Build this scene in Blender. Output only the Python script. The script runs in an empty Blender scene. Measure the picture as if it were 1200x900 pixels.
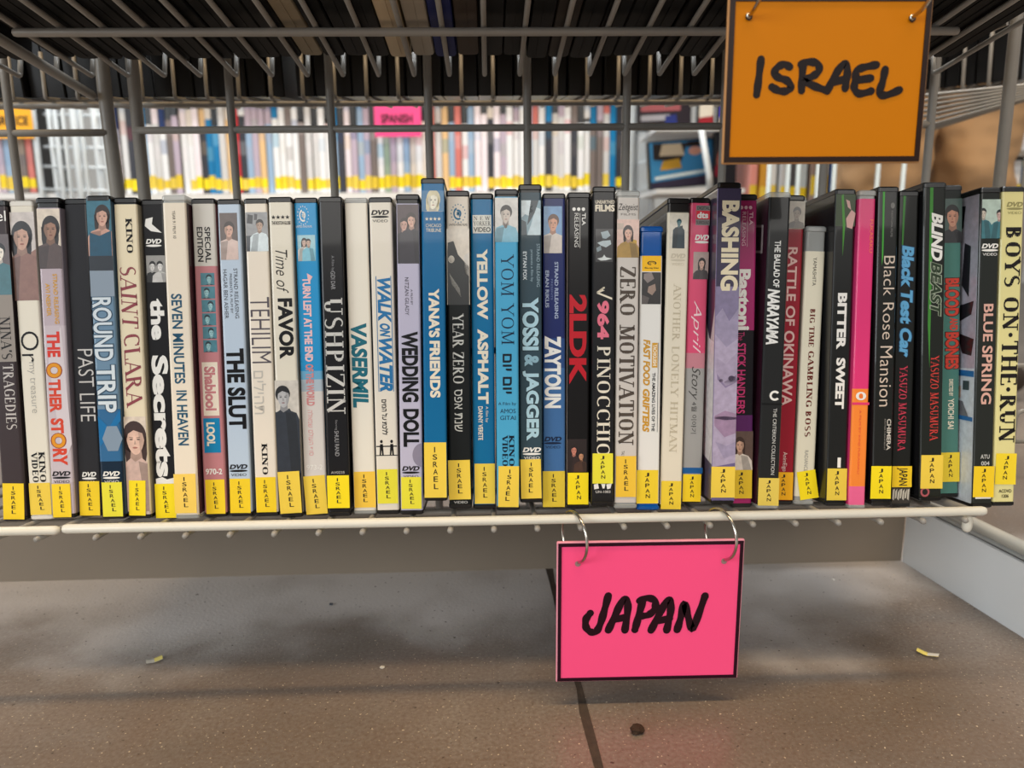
import bpy, bmesh, math, random
from mathutils import Vector, Matrix

# ------------------------------------------------------------------ camera, world, light, exposure
scene = bpy.context.scene
COL = scene.collection
CAM_H = 0.272
FPX = 890.0
_p, _y, _r = math.radians(10.57), math.radians(1.63), math.radians(-0.54)
_F = Vector((math.sin(_y) * math.cos(_p), math.cos(_y) * math.cos(_p), -math.sin(_p)))
_R0 = Vector((math.cos(_y), -math.sin(_y), 0))
_U0 = _R0.cross(_F)
_R = math.cos(_r) * _R0 + math.sin(_r) * _U0
_U = -math.sin(_r) * _R0 + math.cos(_r) * _U0
CAM = Vector((0, 0, CAM_H))
cam_data = bpy.data.cameras.new('camera')
cam_data.sensor_width = 36
cam_data.lens = FPX * 36 / 1200
cam_data.clip_start = 0.01
cam_data.dof.use_dof = True
cam_data.dof.focus_distance = 0.455
cam_data.dof.aperture_fstop = 7.5
cam = bpy.data.objects.new('camera', cam_data)
COL.objects.link(cam)
cam.matrix_world = Matrix(((_R.x, _U.x, -_F.x, 0), (_R.y, _U.y, -_F.y, 0), (_R.z, _U.z, -_F.z, CAM_H), (0, 0, 0, 1)))
scene.camera = cam

world = bpy.data.worlds.new('store_light')
scene.world = world
world.use_nodes = True
world.node_tree.nodes['Background'].inputs[0].default_value = (0.93, 0.96, 1.0, 1)
world.node_tree.nodes['Background'].inputs[1].default_value = 0.24


def area(name, loc, target, sx, sy, power, color):
    ld = bpy.data.lights.new(name, 'AREA')
    ld.shape = 'RECTANGLE'
    ld.size, ld.size_y, ld.energy, ld.color = sx, sy, power, color
    o = bpy.data.objects.new(name, ld)
    COL.objects.link(o)
    o.location = loc
    o.rotation_euler = (Vector(target) - Vector(loc)).to_track_quat('-Z', 'Y').to_euler()
    return o


# ceiling lights: a warm strip right over the aisle in front of the rack, the cooler rows of the shop behind the camera, the row over the far aisle
area('aisle_ceiling_light', (0.0, 0.0, 2.6), (0, 0.0, 0), 3.2, 0.20, 62, (1.0, 0.72, 0.42))
area('shop_ceiling_lights', (0.3, -3.3, 1.9), (0, 0.4, 0.15), 4.2, 1.3, 74, (1.0, 0.96, 0.90))
area('left_front_fill', (-3.0, -1.9, 1.0), (0.3, 0.4, 0.1), 1.6, 1.4, 62, (0.90, 0.96, 1.0))  # unseen fill from the left front, added to brighten the side panel
area('far_aisle_ceiling_light', (-0.1, 1.15, 2.6), (-0.1, 1.5, 0), 3.4, 0.5, 96, (0.93, 0.97, 1.0))

vs = scene.view_settings
vs.view_transform = 'Standard'
vs.look = 'None'
vs.gamma = 1.0
vs.use_curve_mapping = False
vs.exposure = 0.0
scene.cycles.max_bounces = 6
scene.cycles.transparent_max_bounces = 12

# ------------------------------------------------------------------ measuring helpers
TILT = math.radians(7.06)                       # the shelves slope down to the back of the rack
D1 = Vector((0, math.cos(TILT), -math.sin(TILT)))   # shelf depth direction
N1 = Vector((0, math.sin(TILT), math.cos(TILT)))    # shelf normal
P0 = Vector((0, 0.413, CAM_H - 0.1587))         # top of the lower shelf's wires under the front rail


def ray(px, py):
    return _F + _R * ((px - 600) / FPX) - _U * ((py - 450) / FPX)


def at(px, py, Y):
    d = ray(px, py)
    return CAM + d * (Y / d.y)


def on_plane(px, py, p, n):
    d = ray(px, py)
    return CAM + d * ((p - CAM).dot(n) / d.dot(n))


def rack(u, v, w):
    return P0 + Vector((u, 0, 0)) + D1 * v + N1 * w


# ------------------------------------------------------------------ materials
def lin(c):
    return tuple(((x / 255) / 12.92 if x / 255 <= 0.04045 else ((x / 255 + 0.055) / 1.055) ** 2.4) for x in c)


_MATS = {}


def mat(c, rough=0.42, metal=0.0, coat=0.0, alpha=1.0, name=None):
    c = tuple(int(x) for x in c)
    key = (c, rough, metal, coat, alpha)
    if key in _MATS:
        return _MATS[key]
    m = bpy.data.materials.new(name or 'paint_%02x%02x%02x' % c)
    m.use_nodes = True
    b = m.node_tree.nodes['Principled BSDF']
    b.inputs['Base Color'].default_value = (*lin(c), 1)
    b.inputs['Roughness'].default_value = rough
    b.inputs['Metallic'].default_value = metal
    b.inputs['Coat Weight'].default_value = coat
    b.inputs['Alpha'].default_value = alpha
    b.inputs['Specular IOR Level'].default_value = 0.5 if metal else 0.2
    _MATS[key] = m
    return m


def noisy(name, c1, c2, scale, rough, bump=0.0, coat=0.0, detail=6):
    m = bpy.data.materials.new(name)
    m.use_nodes = True
    nt = m.node_tree
    b = nt.nodes['Principled BSDF']
    tc = nt.nodes.new('ShaderNodeTexCoord')
    nz = nt.nodes.new('ShaderNodeTexNoise')
    nz.inputs['Scale'].default_value = scale
    nz.inputs['Detail'].default_value = detail
    mx = nt.nodes.new('ShaderNodeMix')
    mx.data_type = 'RGBA'
    mx.inputs[6].default_value = (*lin(c1), 1)
    mx.inputs[7].default_value = (*lin(c2), 1)
    nt.links.new(tc.outputs['Object'], nz.inputs['Vector'])
    nt.links.new(nz.outputs['Fac'], mx.inputs[0])
    nt.links.new(mx.outputs[2], b.inputs['Base Color'])
    b.inputs['Roughness'].default_value = rough
    b.inputs['Coat Weight'].default_value = coat
    if bump:
        bp = nt.nodes.new('ShaderNodeBump')
        bp.inputs['Strength'].default_value = bump
        bp.inputs['Distance'].default_value = 0.001
        nt.links.new(nz.outputs['Fac'], bp.inputs['Height'])
        nt.links.new(bp.outputs['Normal'], b.inputs['Normal'])
    return m


WIRE = noisy('grey_coated_wire', (138, 134, 128), (154, 150, 142), 60, 0.38)
RAIL = noisy('cream_coated_rail', (214, 210, 196), (226, 222, 208), 25, 0.35)
WHITE_WIRE = noisy('white_coated_wire', (205, 216, 222), (222, 230, 234), 30, 0.35)
BLACK = noisy('black_case_plastic', (12, 12, 13), (20, 20, 21), 90, 0.30)
DARK = noisy('underside_case_plastic', (38, 36, 34), (56, 53, 50), 70, 0.5)
STEEL = mat((190, 184, 174), 0.22, 1.0, name='ring_steel')
PANEL = noisy('painted_kick_panel', (196, 192, 184), (182, 178, 170), 9, 0.4)


def clear_plastic(name, c, alpha, rough=0.12):
    m = mat(c, rough, 0, 0.5, alpha, name)
    return m


CLEAR = clear_plastic('clear_case_plastic', (205, 208, 204), 0.5)
BLUE_CLEAR = clear_plastic('blue_case_plastic', (10, 88, 170), 0.93)

# ------------------------------------------------------------------ object helpers


def link(name, me, parent=None, mats=()):
    o = bpy.data.objects.new(name, me)
    COL.objects.link(o)
    for m in mats:
        me.materials.append(m)
    if parent is not None:
        o.parent = parent
    return o


def tag(o, label=None, cat=None, group=None, kind=None):
    if label:
        o['label'] = label
    if cat:
        o['category'] = cat
    if group:
        o['group'] = group
    if kind:
        o['kind'] = kind
    return o


def empty(name, loc=(0, 0, 0), rot=None):
    o = bpy.data.objects.new(name, None)
    o.empty_display_size = 0.01
    COL.objects.link(o)
    if rot is not None:
        o.matrix_world = Matrix.Translation(loc) @ rot.to_4x4()
    else:
        o.location = loc
    return o


class MB:
    """collects geometry for ONE mesh"""

    def __init__(s):
        s.v, s.f, s.mi, s.sm = [], [], [], []

    def add(s, vs_, fs, mi=0, smooth=False):
        b = len(s.v)
        s.v += [tuple(x) for x in vs_]
        for f in fs:
            s.f.append([b + i for i in f])
            s.mi.append(mi)
            s.sm.append(smooth)

    def box(s, lo, hi, mi=0):
        x0, y0, z0 = lo
        x1, y1, z1 = hi
        s.add([(x0, y0, z0), (x1, y0, z0), (x1, y1, z0), (x0, y1, z0), (x0, y0, z1), (x1, y0, z1), (x1, y1, z1), (x0, y1, z1)],
              [(0, 3, 2, 1), (4, 5, 6, 7), (0, 1, 5, 4), (1, 2, 6, 5), (2, 3, 7, 6), (3, 0, 4, 7)], mi)

    def tube(s, pts, r, n=10, mi=0, closed=False, caps=True):
        pts = [Vector(p) for p in pts]
        k = len(pts)
        up = None
        vs_, fs = [], []
        for i, p in enumerate(pts):
            if closed:
                t = (pts[(i + 1) % k] - pts[i - 1]).normalized()
            else:
                a = pts[max(i - 1, 0)]
                b = pts[min(i + 1, k - 1)]
                t = (b - a).normalized()
            if up is None:
                ref = Vector((0, 0, 1)) if abs(t.z) < 0.9 else Vector((1, 0, 0))
                up = (ref - t * ref.dot(t)).normalized()
            else:
                up = (up - t * up.dot(t)).normalized()
            sd = t.cross(up)
            rr = r[i] if isinstance(r, (list, tuple)) else r
            for j in range(n):
                a_ = 2 * math.pi * j / n
                vs_.append(p + up * (rr * math.cos(a_)) + sd * (rr * math.sin(a_)))
        for i in range(k if closed else k - 1):
            for j in range(n):
                a0, a1 = i * n + j, i * n + (j + 1) % n
                b0, b1 = ((i + 1) % k) * n + j, ((i + 1) % k) * n + (j + 1) % n
                fs.append((a0, b0, b1, a1))
        if caps and not closed:
            fs.append(tuple(range(n)))
            fs.append(tuple((k - 1) * n + j for j in reversed(range(n))))
        s.add(vs_, fs, mi, True)

    def rod(s, a, b, r, n=10, mi=0):
        """straight rod with rounded ends"""
        a, b = Vector(a), Vector(b)
        d = (b - a).normalized()
        s.tube([a, a + d * r * 0.3, a + d * r, b - d * r, b - d * r * 0.3, b], [r * 0.35, r * 0.8, r, r, r * 0.8, r * 0.35], n, mi)

    def build(s, name, mats, parent=None):
        me = bpy.data.meshes.new(name)
        me.from_pydata(s.v, [], s.f)
        for m in (mats if isinstance(mats, (list, tuple)) else [mats]):
            me.materials.append(m)
        me.polygons.foreach_set('material_index', s.mi)
        me.polygons.foreach_set('use_smooth', s.sm)
        me.update()
        return link(name, me, parent)


def bend(pts, rad, seg=5):
    """rounds the corners of a polyline"""
    pts = [Vector(p) for p in pts]
    out = [pts[0]]
    for i in range(1, len(pts) - 1):
        a, b, c = pts[i - 1], pts[i], pts[i + 1]
        d0, d1 = (a - b), (c - b)
        r = min(rad, d0.length * 0.45, d1.length * 0.45)
        p0, p1 = b + d0.normalized() * r, b + d1.normalized() * r
        for k in range(seg + 1):
            t = k / seg
            out.append(p0 * (1 - t) ** 2 + b * 2 * t * (1 - t) + p1 * t * t)
    out.append(pts[-1])
    return out


# ------------------------------------------------------------------ lettering
_TX = {}


def sans(text, bold=0.0, space=1.0):
    """outline lettering from the built-in font -> (verts2d, faces)"""
    key = (text, bold, space)
    if key in _TX:
        return _TX[key]
    cu = bpy.data.curves.new('t', 'FONT')
    cu.body = text
    cu.size = 1
    cu.offset = bold
    cu.resolution_u = 4
    cu.space_character = space
    cu.dimensions = '2D'
    cu.fill_mode = 'BOTH'
    ob = bpy.data.objects.new('t', cu)
    COL.objects.link(ob)
    dg = bpy.context.evaluated_depsgraph_get()
    me = bpy.data.meshes.new_from_object(ob.evaluated_get(dg))
    vs_ = [(v.co.x, v.co.y) for v in me.vertices]
    fs = [tuple(p.vertices) for p in me.polygons]
    bpy.data.objects.remove(ob)
    bpy.data.curves.remove(cu)
    bpy.data.meshes.remove(me)
    _TX[key] = (vs_, fs)
    return _TX[key]


# capitals drawn stroke by stroke, thick stems and thin hairlines, small feet: (x0,y0,x1,y1,'T' thick | 't' thin) and arcs
_S = {
    'A': (.78, [(.06, 0, .38, 1, 't'), (.38, 1, .70, 0, 'T'), (.19, .34, .58, .34, 't')], [(.06, 0), (.70, 0)]),
    'B': (.68, [(.16, 0, .16, 1, 'T'), ('a', .16, .76, .36, .24, -90, 90), ('a', .16, .27, .42, .27, -90, 90), (.16, .52, .3, .52, 't')], []),
    'C': (.72, [('a', .42, .5, .36, .5, 50, 310), (.66, .70, .66, .96, 't')], []),
    'D': (.78, [(.16, 0, .16, 1, 'T'), ('a', .16, .5, .54, .5, -90, 90)], []),
    'E': (.66, [(.16, 0, .16, 1, 'T'), (.1, .98, .58, .98, 't'), (.16, .52, .46, .52, 't'), (.1, .02, .60, .02, 't'), (.58, .8, .58, 1, 't'), (.60, 0, .60, .22, 't'), (.46, .42, .46, .62, 't')], []),
    'F': (.62, [(.16, 0, .16, 1, 'T'), (.1, .98, .58, .98, 't'), (.16, .52, .46, .52, 't'), (.58, .8, .58, 1, 't')], [(.16, 0)]),
    'G': (.78, [('a', .42, .5, .36, .5, 50, 330), (.68, .04, .68, .42, 'T'), (.54, .42, .78, .42, 't'), (.66, .72, .66, .96, 't')], []),
    'H': (.80, [(.16, 0, .16, 1, 'T'), (.64, 0, .64, 1, 'T'), (.16, .52, .64, .52, 't')], [(.16, 0), (.16, 1), (.64, 0), (.64, 1)]),
    'I': (.34, [(.17, 0, .17, 1, 'T')], [(.17, 0), (.17, 1)]),
    'J': (.46, [(.3, .16, .3, 1, 'T'), ('a', .16, .16, .14, .16, 180, 360)], [(.3, 1)]),
    'K': (.78, [(.16, 0, .16, 1, 'T'), (.16, .42, .60, 1, 't'), (.3, .55, .66, 0, 'T')], [(.16, 0), (.16, 1), (.60, 1), (.66, 0)]),
    'L': (.62, [(.16, 0, .16, 1, 'T'), (.1, .02, .58, .02, 't'), (.58, 0, .58, .24, 't')], [(.16, 1)]),
    'M': (.96, [(.14, 0, .16, 1, 't'), (.16, 1, .46, .05, 'T'), (.46, .05, .78, 1, 't'), (.78, 0, .78, 1, 'T')], [(.14, 0), (.78, 0), (.16, 1), (.78, 1)]),
    'N': (.82, [(.14, 0, .14, 1, 't'), (.14, 1, .66, 0, 'T'), (.66, 0, .66, 1, 't')], [(.14, 0), (.12, 1), (.66, 1)]),
    'O': (.82, [('a', .41, .5, .36, .5, 0, 360)], []),
    'P': (.66, [(.16, 0, .16, 1, 'T'), ('a', .16, .74, .42, .26, -90, 90)], [(.16, 0)]),
    'Q': (.82, [('a', .41, .5, .36, .5, 0, 360), (.45, .2, .75, -.15, 'T')], []),
    'R': (.76, [(.16, 0, .16, 1, 'T'), ('a', .16, .75, .42, .25, -90, 90), (.34, .5, .68, 0, 'T')], [(.16, 0), (.68, 0)]),
    'S': (.60, [('s', .30, .5, .25, .5)], []),
    'T': (.70, [(.35, 0, .35, 1, 'T'), (.04, .98, .66, .98, 't'), (.05, .76, .05, 1, 't'), (.65, .76, .65, 1, 't')], [(.35, 0)]),
    'U': (.80, [(.15, .34, .15, 1, 'T'), ('a', .39, .34, .24, .34, 180, 360), (.63, .34, .63, 1, 't')], [(.15, 1), (.63, 1)]),
    'V': (.76, [(.08, 1, .38, 0, 'T'), (.38, 0, .68, 1, 't')], [(.08, 1), (.68, 1)]),
    'W': (1.0, [(.06, 1, .28, 0, 'T'), (.28, 0, .50, 1, 't'), (.50, 1, .72, 0, 'T'), (.72, 0, .94, 1, 't')], [(.06, 1), (.5, 1), (.94, 1)]),
    'X': (.76, [(.08, 1, .66, 0, 'T'), (.08, 0, .66, 1, 't')], [(.08, 0), (.08, 1), (.66, 0), (.66, 1)]),
    'Y': (.74, [(.06, 1, .37, .46, 'T'), (.37, .46, .68, 1, 't'), (.37, 0, .37, .46, 'T')], [(.06, 1), (.68, 1), (.37, 0)]),
    'Z': (.66, [(.58, .98, .08, .02, 'T'), (.06, .98, .60, .98, 't'), (.06, .02, .62, .02, 't'), (.08, .78, .08, 1, 't'), (.62, 0, .62, .24, 't')], []),
    "'": (.2, [(.1, .74, .12, 1, 'T')], []),
    '.': (.34, [(.17, .42, .17, .58, 'T')], []),
    ' ': (.34, [], []),
}


def serif(text, T=.16, t=.055, gap=.06):
    vs_, fs = [], []

    def quad(x0, y0, x1, y1, w0, w1=None):
        w1 = w0 if w1 is None else w1
        dx, dy = x1 - x0, y1 - y0
        L = math.hypot(dx, dy) or 1
        nx, ny = -dy / L / 2, dx / L / 2
        b = len(vs_)
        vs_.extend([(x0 + nx * w0, y0 + ny * w0), (x1 + nx * w1, y1 + ny * w1), (x1 - nx * w1, y1 - ny * w1), (x0 - nx * w0, y0 - ny * w0)])
        fs.append((b, b + 1, b + 2, b + 3))

    def ribbon(pts, ws):
        for (a, b, wa, wb) in zip(pts[:-1], pts[1:], ws[:-1], ws[1:]):
            quad(a[0], a[1], b[0], b[1], wa, wb)

    X = 0
    for ch in text.upper():
        wd, st, feet = _S.get(ch, _S[' '])
        for q in st:
            if q[0] == 'a':
                _, cx, cy, rx, ry, a0, a1 = q
                n = max(6, int(abs(a1 - a0) / 22))
                P, W = [], []
                for i in range(n + 1):
                    a = math.radians(a0 + (a1 - a0) * i / n)
                    k = abs(math.cos(a)) ** 1.6
                    w = t + (T - t) * k
                    P.append((X + cx + (rx - w * k * .5) * math.cos(a), cy + (ry - t * .5) * math.sin(a)))
                    W.append(w)
                ribbon(P, W)
            elif q[0] == 's':
                P, W = [], []
                for i in range(17):
                    s_ = i / 16
                    if s_ < .5:
                        a = math.radians(40 + 230 * s_ * 2)
                        P.append((X + .30 + .20 * math.cos(a), .75 + .23 * math.sin(a)))
                    else:
                        a = math.radians(90 - 230 * (s_ - .5) * 2)
                        P.append((X + .30 + .22 * math.cos(a), .26 + .24 * math.sin(a)))
                    W.append(t + (T - t) * max(0, 1 - abs(s_ - .5) * 2.6))
                ribbon(P, W)
            else:
                x0, y0, x1, y1, k = q
                quad(X + x0, y0, X + x1, y1, T if k == 'T' else t)
        for (fx, fy) in feet:
            y_ = t / 2 if fy == 0 else 1 - t / 2
            quad(X + fx - T * .5 - .07, y_, X + fx + T * .5 + .07, y_, t)
        X += wd + gap
    return vs_, fs


def disc(cx, cy, rx, ry, n=18, a0=0, a1=360):
    return [(cx + rx * math.cos(math.radians(a0 + (a1 - a0) * i / n)), cy + ry * math.sin(math.radians(a0 + (a1 - a0) * i / n))) for i in range(n + (0 if a1 - a0 == 360 else 1))]
# ------------------------------------------------------------------ floor
def floor_material():
    m = bpy.data.materials.new('worn_concrete')
    m.use_nodes = True
    nt = m.node_tree
    b = nt.nodes['Principled BSDF']
    tc = nt.nodes.new('ShaderNodeTexCoord')

    def noise(scale, detail, lo, hi):
        n = nt.nodes.new('ShaderNodeTexNoise')
        n.inputs['Scale'].default_value = scale
        n.inputs['Detail'].default_value = detail
        nt.links.new(tc.outputs['Object'], n.inputs['Vector'])
        r = nt.nodes.new('ShaderNodeMapRange')
        r.inputs[1].default_value, r.inputs[2].default_value = lo, hi
        nt.links.new(n.outputs['Fac'], r.inputs[0])
        return n, r.outputs[0]

    def mix(f, a, c):
        x = nt.nodes.new('ShaderNodeMix')
        x.data_type = 'RGBA'
        nt.links.new(f, x.inputs[0])
        for k, v in ((6, a), (7, c)):
            if isinstance(v, tuple):
                x.inputs[k].default_value = (*lin(v), 1)
            else:
                nt.links.new(v, x.inputs[k])
        return x.outputs[2]
    _, big = noise(4.5, 3, .36, .64)
    _, mid = noise(26, 5, .35, .7)
    fn, fine = noise(420, 2, .3, .7)
    _, speck = noise(560, 1, .68, .78)
    _, dark = noise(300, 1, .70, .78)
    c = mix(big, (112, 103, 95), (142, 132, 122))
    half = nt.nodes.new('ShaderNodeMath')
    half.operation = 'MULTIPLY'
    half.inputs[1].default_value = .6
    nt.links.new(mid, half.inputs[0])
    c = mix(half.outputs[0], c, (120, 104, 92))
    h2 = nt.nodes.new('ShaderNodeMath')
    h2.operation = 'MULTIPLY'
    h2.inputs[1].default_value = .6
    nt.links.new(fine, h2.inputs[0])
    c = mix(h2.outputs[0], c, (96, 78, 64))
    # bright sheen along the back under the shelf, put into the colour with ragged edges
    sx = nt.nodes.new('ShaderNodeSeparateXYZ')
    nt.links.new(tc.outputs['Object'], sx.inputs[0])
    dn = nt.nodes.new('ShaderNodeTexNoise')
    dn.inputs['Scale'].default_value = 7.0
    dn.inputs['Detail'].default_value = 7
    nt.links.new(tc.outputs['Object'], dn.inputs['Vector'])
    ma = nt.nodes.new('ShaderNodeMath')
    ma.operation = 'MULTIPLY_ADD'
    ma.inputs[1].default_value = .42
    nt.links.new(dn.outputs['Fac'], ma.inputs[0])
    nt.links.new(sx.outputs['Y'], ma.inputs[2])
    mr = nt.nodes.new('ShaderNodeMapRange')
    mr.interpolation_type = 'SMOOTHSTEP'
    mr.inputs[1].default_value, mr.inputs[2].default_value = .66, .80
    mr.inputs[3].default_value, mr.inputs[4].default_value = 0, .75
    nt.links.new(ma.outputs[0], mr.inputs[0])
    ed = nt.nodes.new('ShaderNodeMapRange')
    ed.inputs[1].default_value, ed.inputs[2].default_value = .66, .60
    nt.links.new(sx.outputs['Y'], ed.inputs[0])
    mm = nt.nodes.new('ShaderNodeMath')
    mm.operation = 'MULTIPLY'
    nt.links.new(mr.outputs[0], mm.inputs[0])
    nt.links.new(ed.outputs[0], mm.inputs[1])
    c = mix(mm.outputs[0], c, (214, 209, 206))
    c = mix(speck, c, (206, 190, 166))
    c = mix(dark, c, (70, 58, 50))
    nt.links.new(c, b.inputs['Base Color'])
    b.inputs['Roughness'].default_value = .30
    b.inputs['Specular IOR Level'].default_value = .5
    bp = nt.nodes.new('ShaderNodeBump')
    bp.inputs['Strength'].default_value = .35
    bp.inputs['Distance'].default_value = .0006
    nt.links.new(fn.outputs['Fac'], bp.inputs['Height'])
    nt.links.new(bp.outputs['Normal'], b.inputs['Normal'])
    return m


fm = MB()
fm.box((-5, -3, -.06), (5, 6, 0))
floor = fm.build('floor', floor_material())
tag(floor, 'worn speckled grey-brown concrete floor', 'floor', kind='structure')
O = Vector((0, 0, 0))
UPZ = Vector((0, 0, 1))
ja, jb = on_plane(643, 667, O, UPZ), on_plane(697, 880, O, UPZ)
jd = (jb - ja).normalized()
js = Vector((-jd.y, jd.x, 0))
jm = MB()
jn = 60
random.seed(4)
vs_, fs = [], []
p0 = ja - jd * .4
for i in range(jn + 1):
    c_ = p0 + jd * (1.5 * i / jn) + js * random.uniform(-.0006, .0006)
    hw = .0026 + random.uniform(-.0008, .0008)
    for s_, z_ in ((-hw, .0004), (0, .0002), (hw, .0004)):
        vs_.append((c_.x + js.x * s_, c_.y + js.y * s_, z_))
for i in range(jn):
    for k in range(2):
        q = i * 3 + k
        fs.append((q, q + 1, q + 4, q + 3))
jm.add(vs_, fs)
jo = jm.build('floor_joint', noisy('dark_joint_dirt', (40, 32, 27), (78, 64, 52), 220, .9), floor)

# wall of the shop far behind the racks
wm = MB()
wm.box((-5, 4.6, 0), (5, 4.75, 3.0))
tag(wm.build('wall_back', noisy('pale_shop_wall', (214, 214, 210), (204, 204, 200), 3, .8)), 'pale shop wall far behind the racks', 'wall', kind='structure')

# ------------------------------------------------------------------ the wire rack
PITCH = .0247
YP = .603                                            # middle plane of the back-to-back rack
D2 = Vector((0, math.cos(TILT), math.sin(TILT)))     # depth direction of the shelves facing the other aisle
base_pt = Vector((0, YP, 0))
rack_o = empty('display_rack', base_pt)
tag(rack_o, 'grey wire media rack holding the long row of disc cases', 'rack')


def part(mb, name, m, parent=rack_o, label=None):
    o = mb.build(name, m)
    o.parent = parent
    o.matrix_parent_inverse = Matrix.Translation(-Vector(parent.location))
    if label:
        o['label'] = label
    return o


xl, xr = at(70, 615, .41).x, at(1158, 604, .41).x
nub0 = at(629, 616, .411).x
# lower shelf
ls = MB()
u0 = nub0
ks = range(-26, 12)
for k in ks:
    u = u0 + PITCH * k + .00025
    if u > xr - .004 or u < xl - .004:
        continue
    ln = [rack(u, -.0064, -.0020), rack(u, -.0060, -.0020), rack(u, -.0050, -.0020), rack(u, -.0036, -.0018), rack(u, -.0020, -.0017), rack(u, .0006, -.0016)]
    bk = bend([rack(u, .004, -.0016), rack(u, .177, -.0016), rack(u, .177, .034)], .008)
    ls.tube(ln + bk, [.0007, .0014, .0018, .0018, .0016, .0016] + [.0016] * len(bk), 8)
for v in (.055, .12):
    ls.rod(rack(xl - .002, v, -.0052), rack(xr, v, -.0052), .0022)
lower = part(ls, 'lower_shelf', WIRE)
fr = MB()
fr.rod(rack(xl - .0, -.0015, .0026), rack(xr, -.0015, .0026), .0027, 14)
o = fr.build('front_rail', RAIL)
o.parent = lower
o = MB()
o.rod(rack(xr - .005, 0, .0006), rack(xr - .005, .177, .0006), .0026, 12)
o = o.build('side_rail', WIRE)
o.parent = lower

# upper shelf: seen from below
us = MB()
b0 = at(568, 88, .5653)
up_w = .291


def upper(u, v, w=0.0):
    return rack(u, v, up_w + w)


arm_l = at(110, 113, YP)
arm_r = at(1088, 66, YP)
ux0 = b0.x
ku = [k for k in range(-13, 14) if arm_l.x - .002 < ux0 + PITCH * k < arm_r.x - .006]
for k in ku:
    u = ux0 + PITCH * k
    us.tube(bend([upper(u, -.078), upper(u, .1175), upper(u, .119, .016)], .003, 4), .0017, 8)
# the stiffening tube under the wires
tv = None
tp = on_plane(420, 37.5, rack(0, 0, up_w - .0045), N1)
tv = (tp - rack(0, 0, up_w - .0045)).dot(D1)
ul = part(us, 'upper_shelf', WIRE)
tb = MB()
tb.rod(upper(on_plane(14, 38, tp, N1).x, tv, -.0045), upper(on_plane(1114, 43, tp, N1).x, tv, -.0045), .0025, 12)
tb.rod(upper(arm_l.x, -.078, .0025), upper(arm_r.x, -.078, .0025), .0027, 12)
tb.build('support_tube', WIRE).parent = ul
for a in (arm_l, arm_r):
    ab = MB()
    ab.rod(a, a - D1 * .30, .0033, 12)
    ab.build('shelf_arm', WIRE).parent = ul
for c in (lower, ul):
    for ch in c.children:
        ch.matrix_parent_inverse = c.matrix_world.inverted() if False else Matrix.Identity(4)
# clip for a price label on the right arm
cp = MB()
ca = on_plane(1146, 33, arm_r, N1)
cp.box((arm_r.x - .0055, ca.y - .018, ca.z - .002), (arm_r.x - .004, ca.y + .02, ca.z + .012))
cp.box((arm_r.x + .004, ca.y - .03, ca.z - .006), (arm_r.x + .0055, ca.y + .005, ca.z + .010))
cp.box((arm_r.x - .0055, ca.y - .018, ca.z + .010), (arm_r.x + .0055, ca.y + .004, ca.z + .012))
part(cp, 'label_clip', noisy('grey_clip_plastic', (150, 148, 142), (164, 160, 154), 40, .35))

# back panel grid
bp_ = MB()
for px in (272, 388.5, 502.5, 618, 734, 848, 968, 1090):
    x = at(px, 150, YP).x
    bp_.tube([(x, YP, .05), (x, YP, .80)], .0031, 10)
z0, z1 = at(157, 153, YP).z, at(1090, 146, YP).z
bp_.tube([(at(157, 153, YP).x, YP, z0), (at(1090, 146, YP).x, YP, z1)], .0027, 10)
bp_.tube([(at(157, 153, YP).x, YP, z0 - .17), (at(1090, 146, YP).x, YP, z0 - .17)], .0027, 10)
part(bp_, 'back_panel', WIRE)
po = MB()
for px in (157, 1184):
    x = at(px, 120, YP).x
    po.tube([(x, YP + .003, .098), (x, YP + .003, .85)], .0045, 14)
    p_ = po.build('post', WIRE)
    p_.parent = rack_o
    p_.matrix_parent_inverse = Matrix.Translation(-base_pt)
    po = MB()

# the shelf of the same rack that faces the other aisle
os_ = MB()
h0 = at(504, 114, .628)
for k in range(-20, 16):
    x = h0.x + PITCH * k
    if x > at(1075, 114, .62).x:
        continue
    p = Vector((x, h0.y, h0.z))
    os_.tube(bend([p + Vector((0, 0, .034)), p, p + D2 * .161], .003, 4), .0016, 8)
for d in (.012,):
    os_.rod(Vector((-.56, h0.y, h0.z - .004)) + D2 * d, Vector((.33, h0.y, h0.z - .004)) + D2 * d, .0022)
os_.rod(Vector((-.56, h0.y, h0.z + .0036)) + D2 * .1585, Vector((.33, h0.y, h0.z + .0036)) + D2 * .1585, .0022)
part(os_, 'far_side_shelf', WIRE)

# painted steel base: a rear panel, a side panel with a rail along its top, short pegs under the shelf
cor = on_plane(1056, 657, O, UPZ)
fro = on_plane(1200, 748, O, UPZ)
sd = (fro - cor).normalized()
sn = Vector((-sd.y, sd.x, 0))
top_hit = on_plane(1200, 658, cor, sn)
kz = top_hit.z
kb = MB()
lft = on_plane(0, 682, O, UPZ)
ld_ = (lft - cor)
lft = cor + ld_ * 1.35
n_ = Vector((-ld_.y, ld_.x, 0)).normalized()
n_ = n_ if n_.y > 0 else -n_
T_ = .0016


def slab(mb, a, b, z0, z1, n, th):
    a, b = Vector(a), Vector(b)
    mb.add([(a.x, a.y, z0), (b.x, b.y, z0), (b.x + n.x * th, b.y + n.y * th, z0), (a.x + n.x * th, a.y + n.y * th, z0),
            (a.x, a.y, z1), (b.x, b.y, z1), (b.x + n.x * th, b.y + n.y * th, z1), (a.x + n.x * th, a.y + n.y * th, z1)],
           [(0, 3, 2, 1), (4, 5, 6, 7), (0, 1, 5, 4), (1, 2, 6, 5), (2, 3, 7, 6), (3, 0, 4, 7)])


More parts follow.
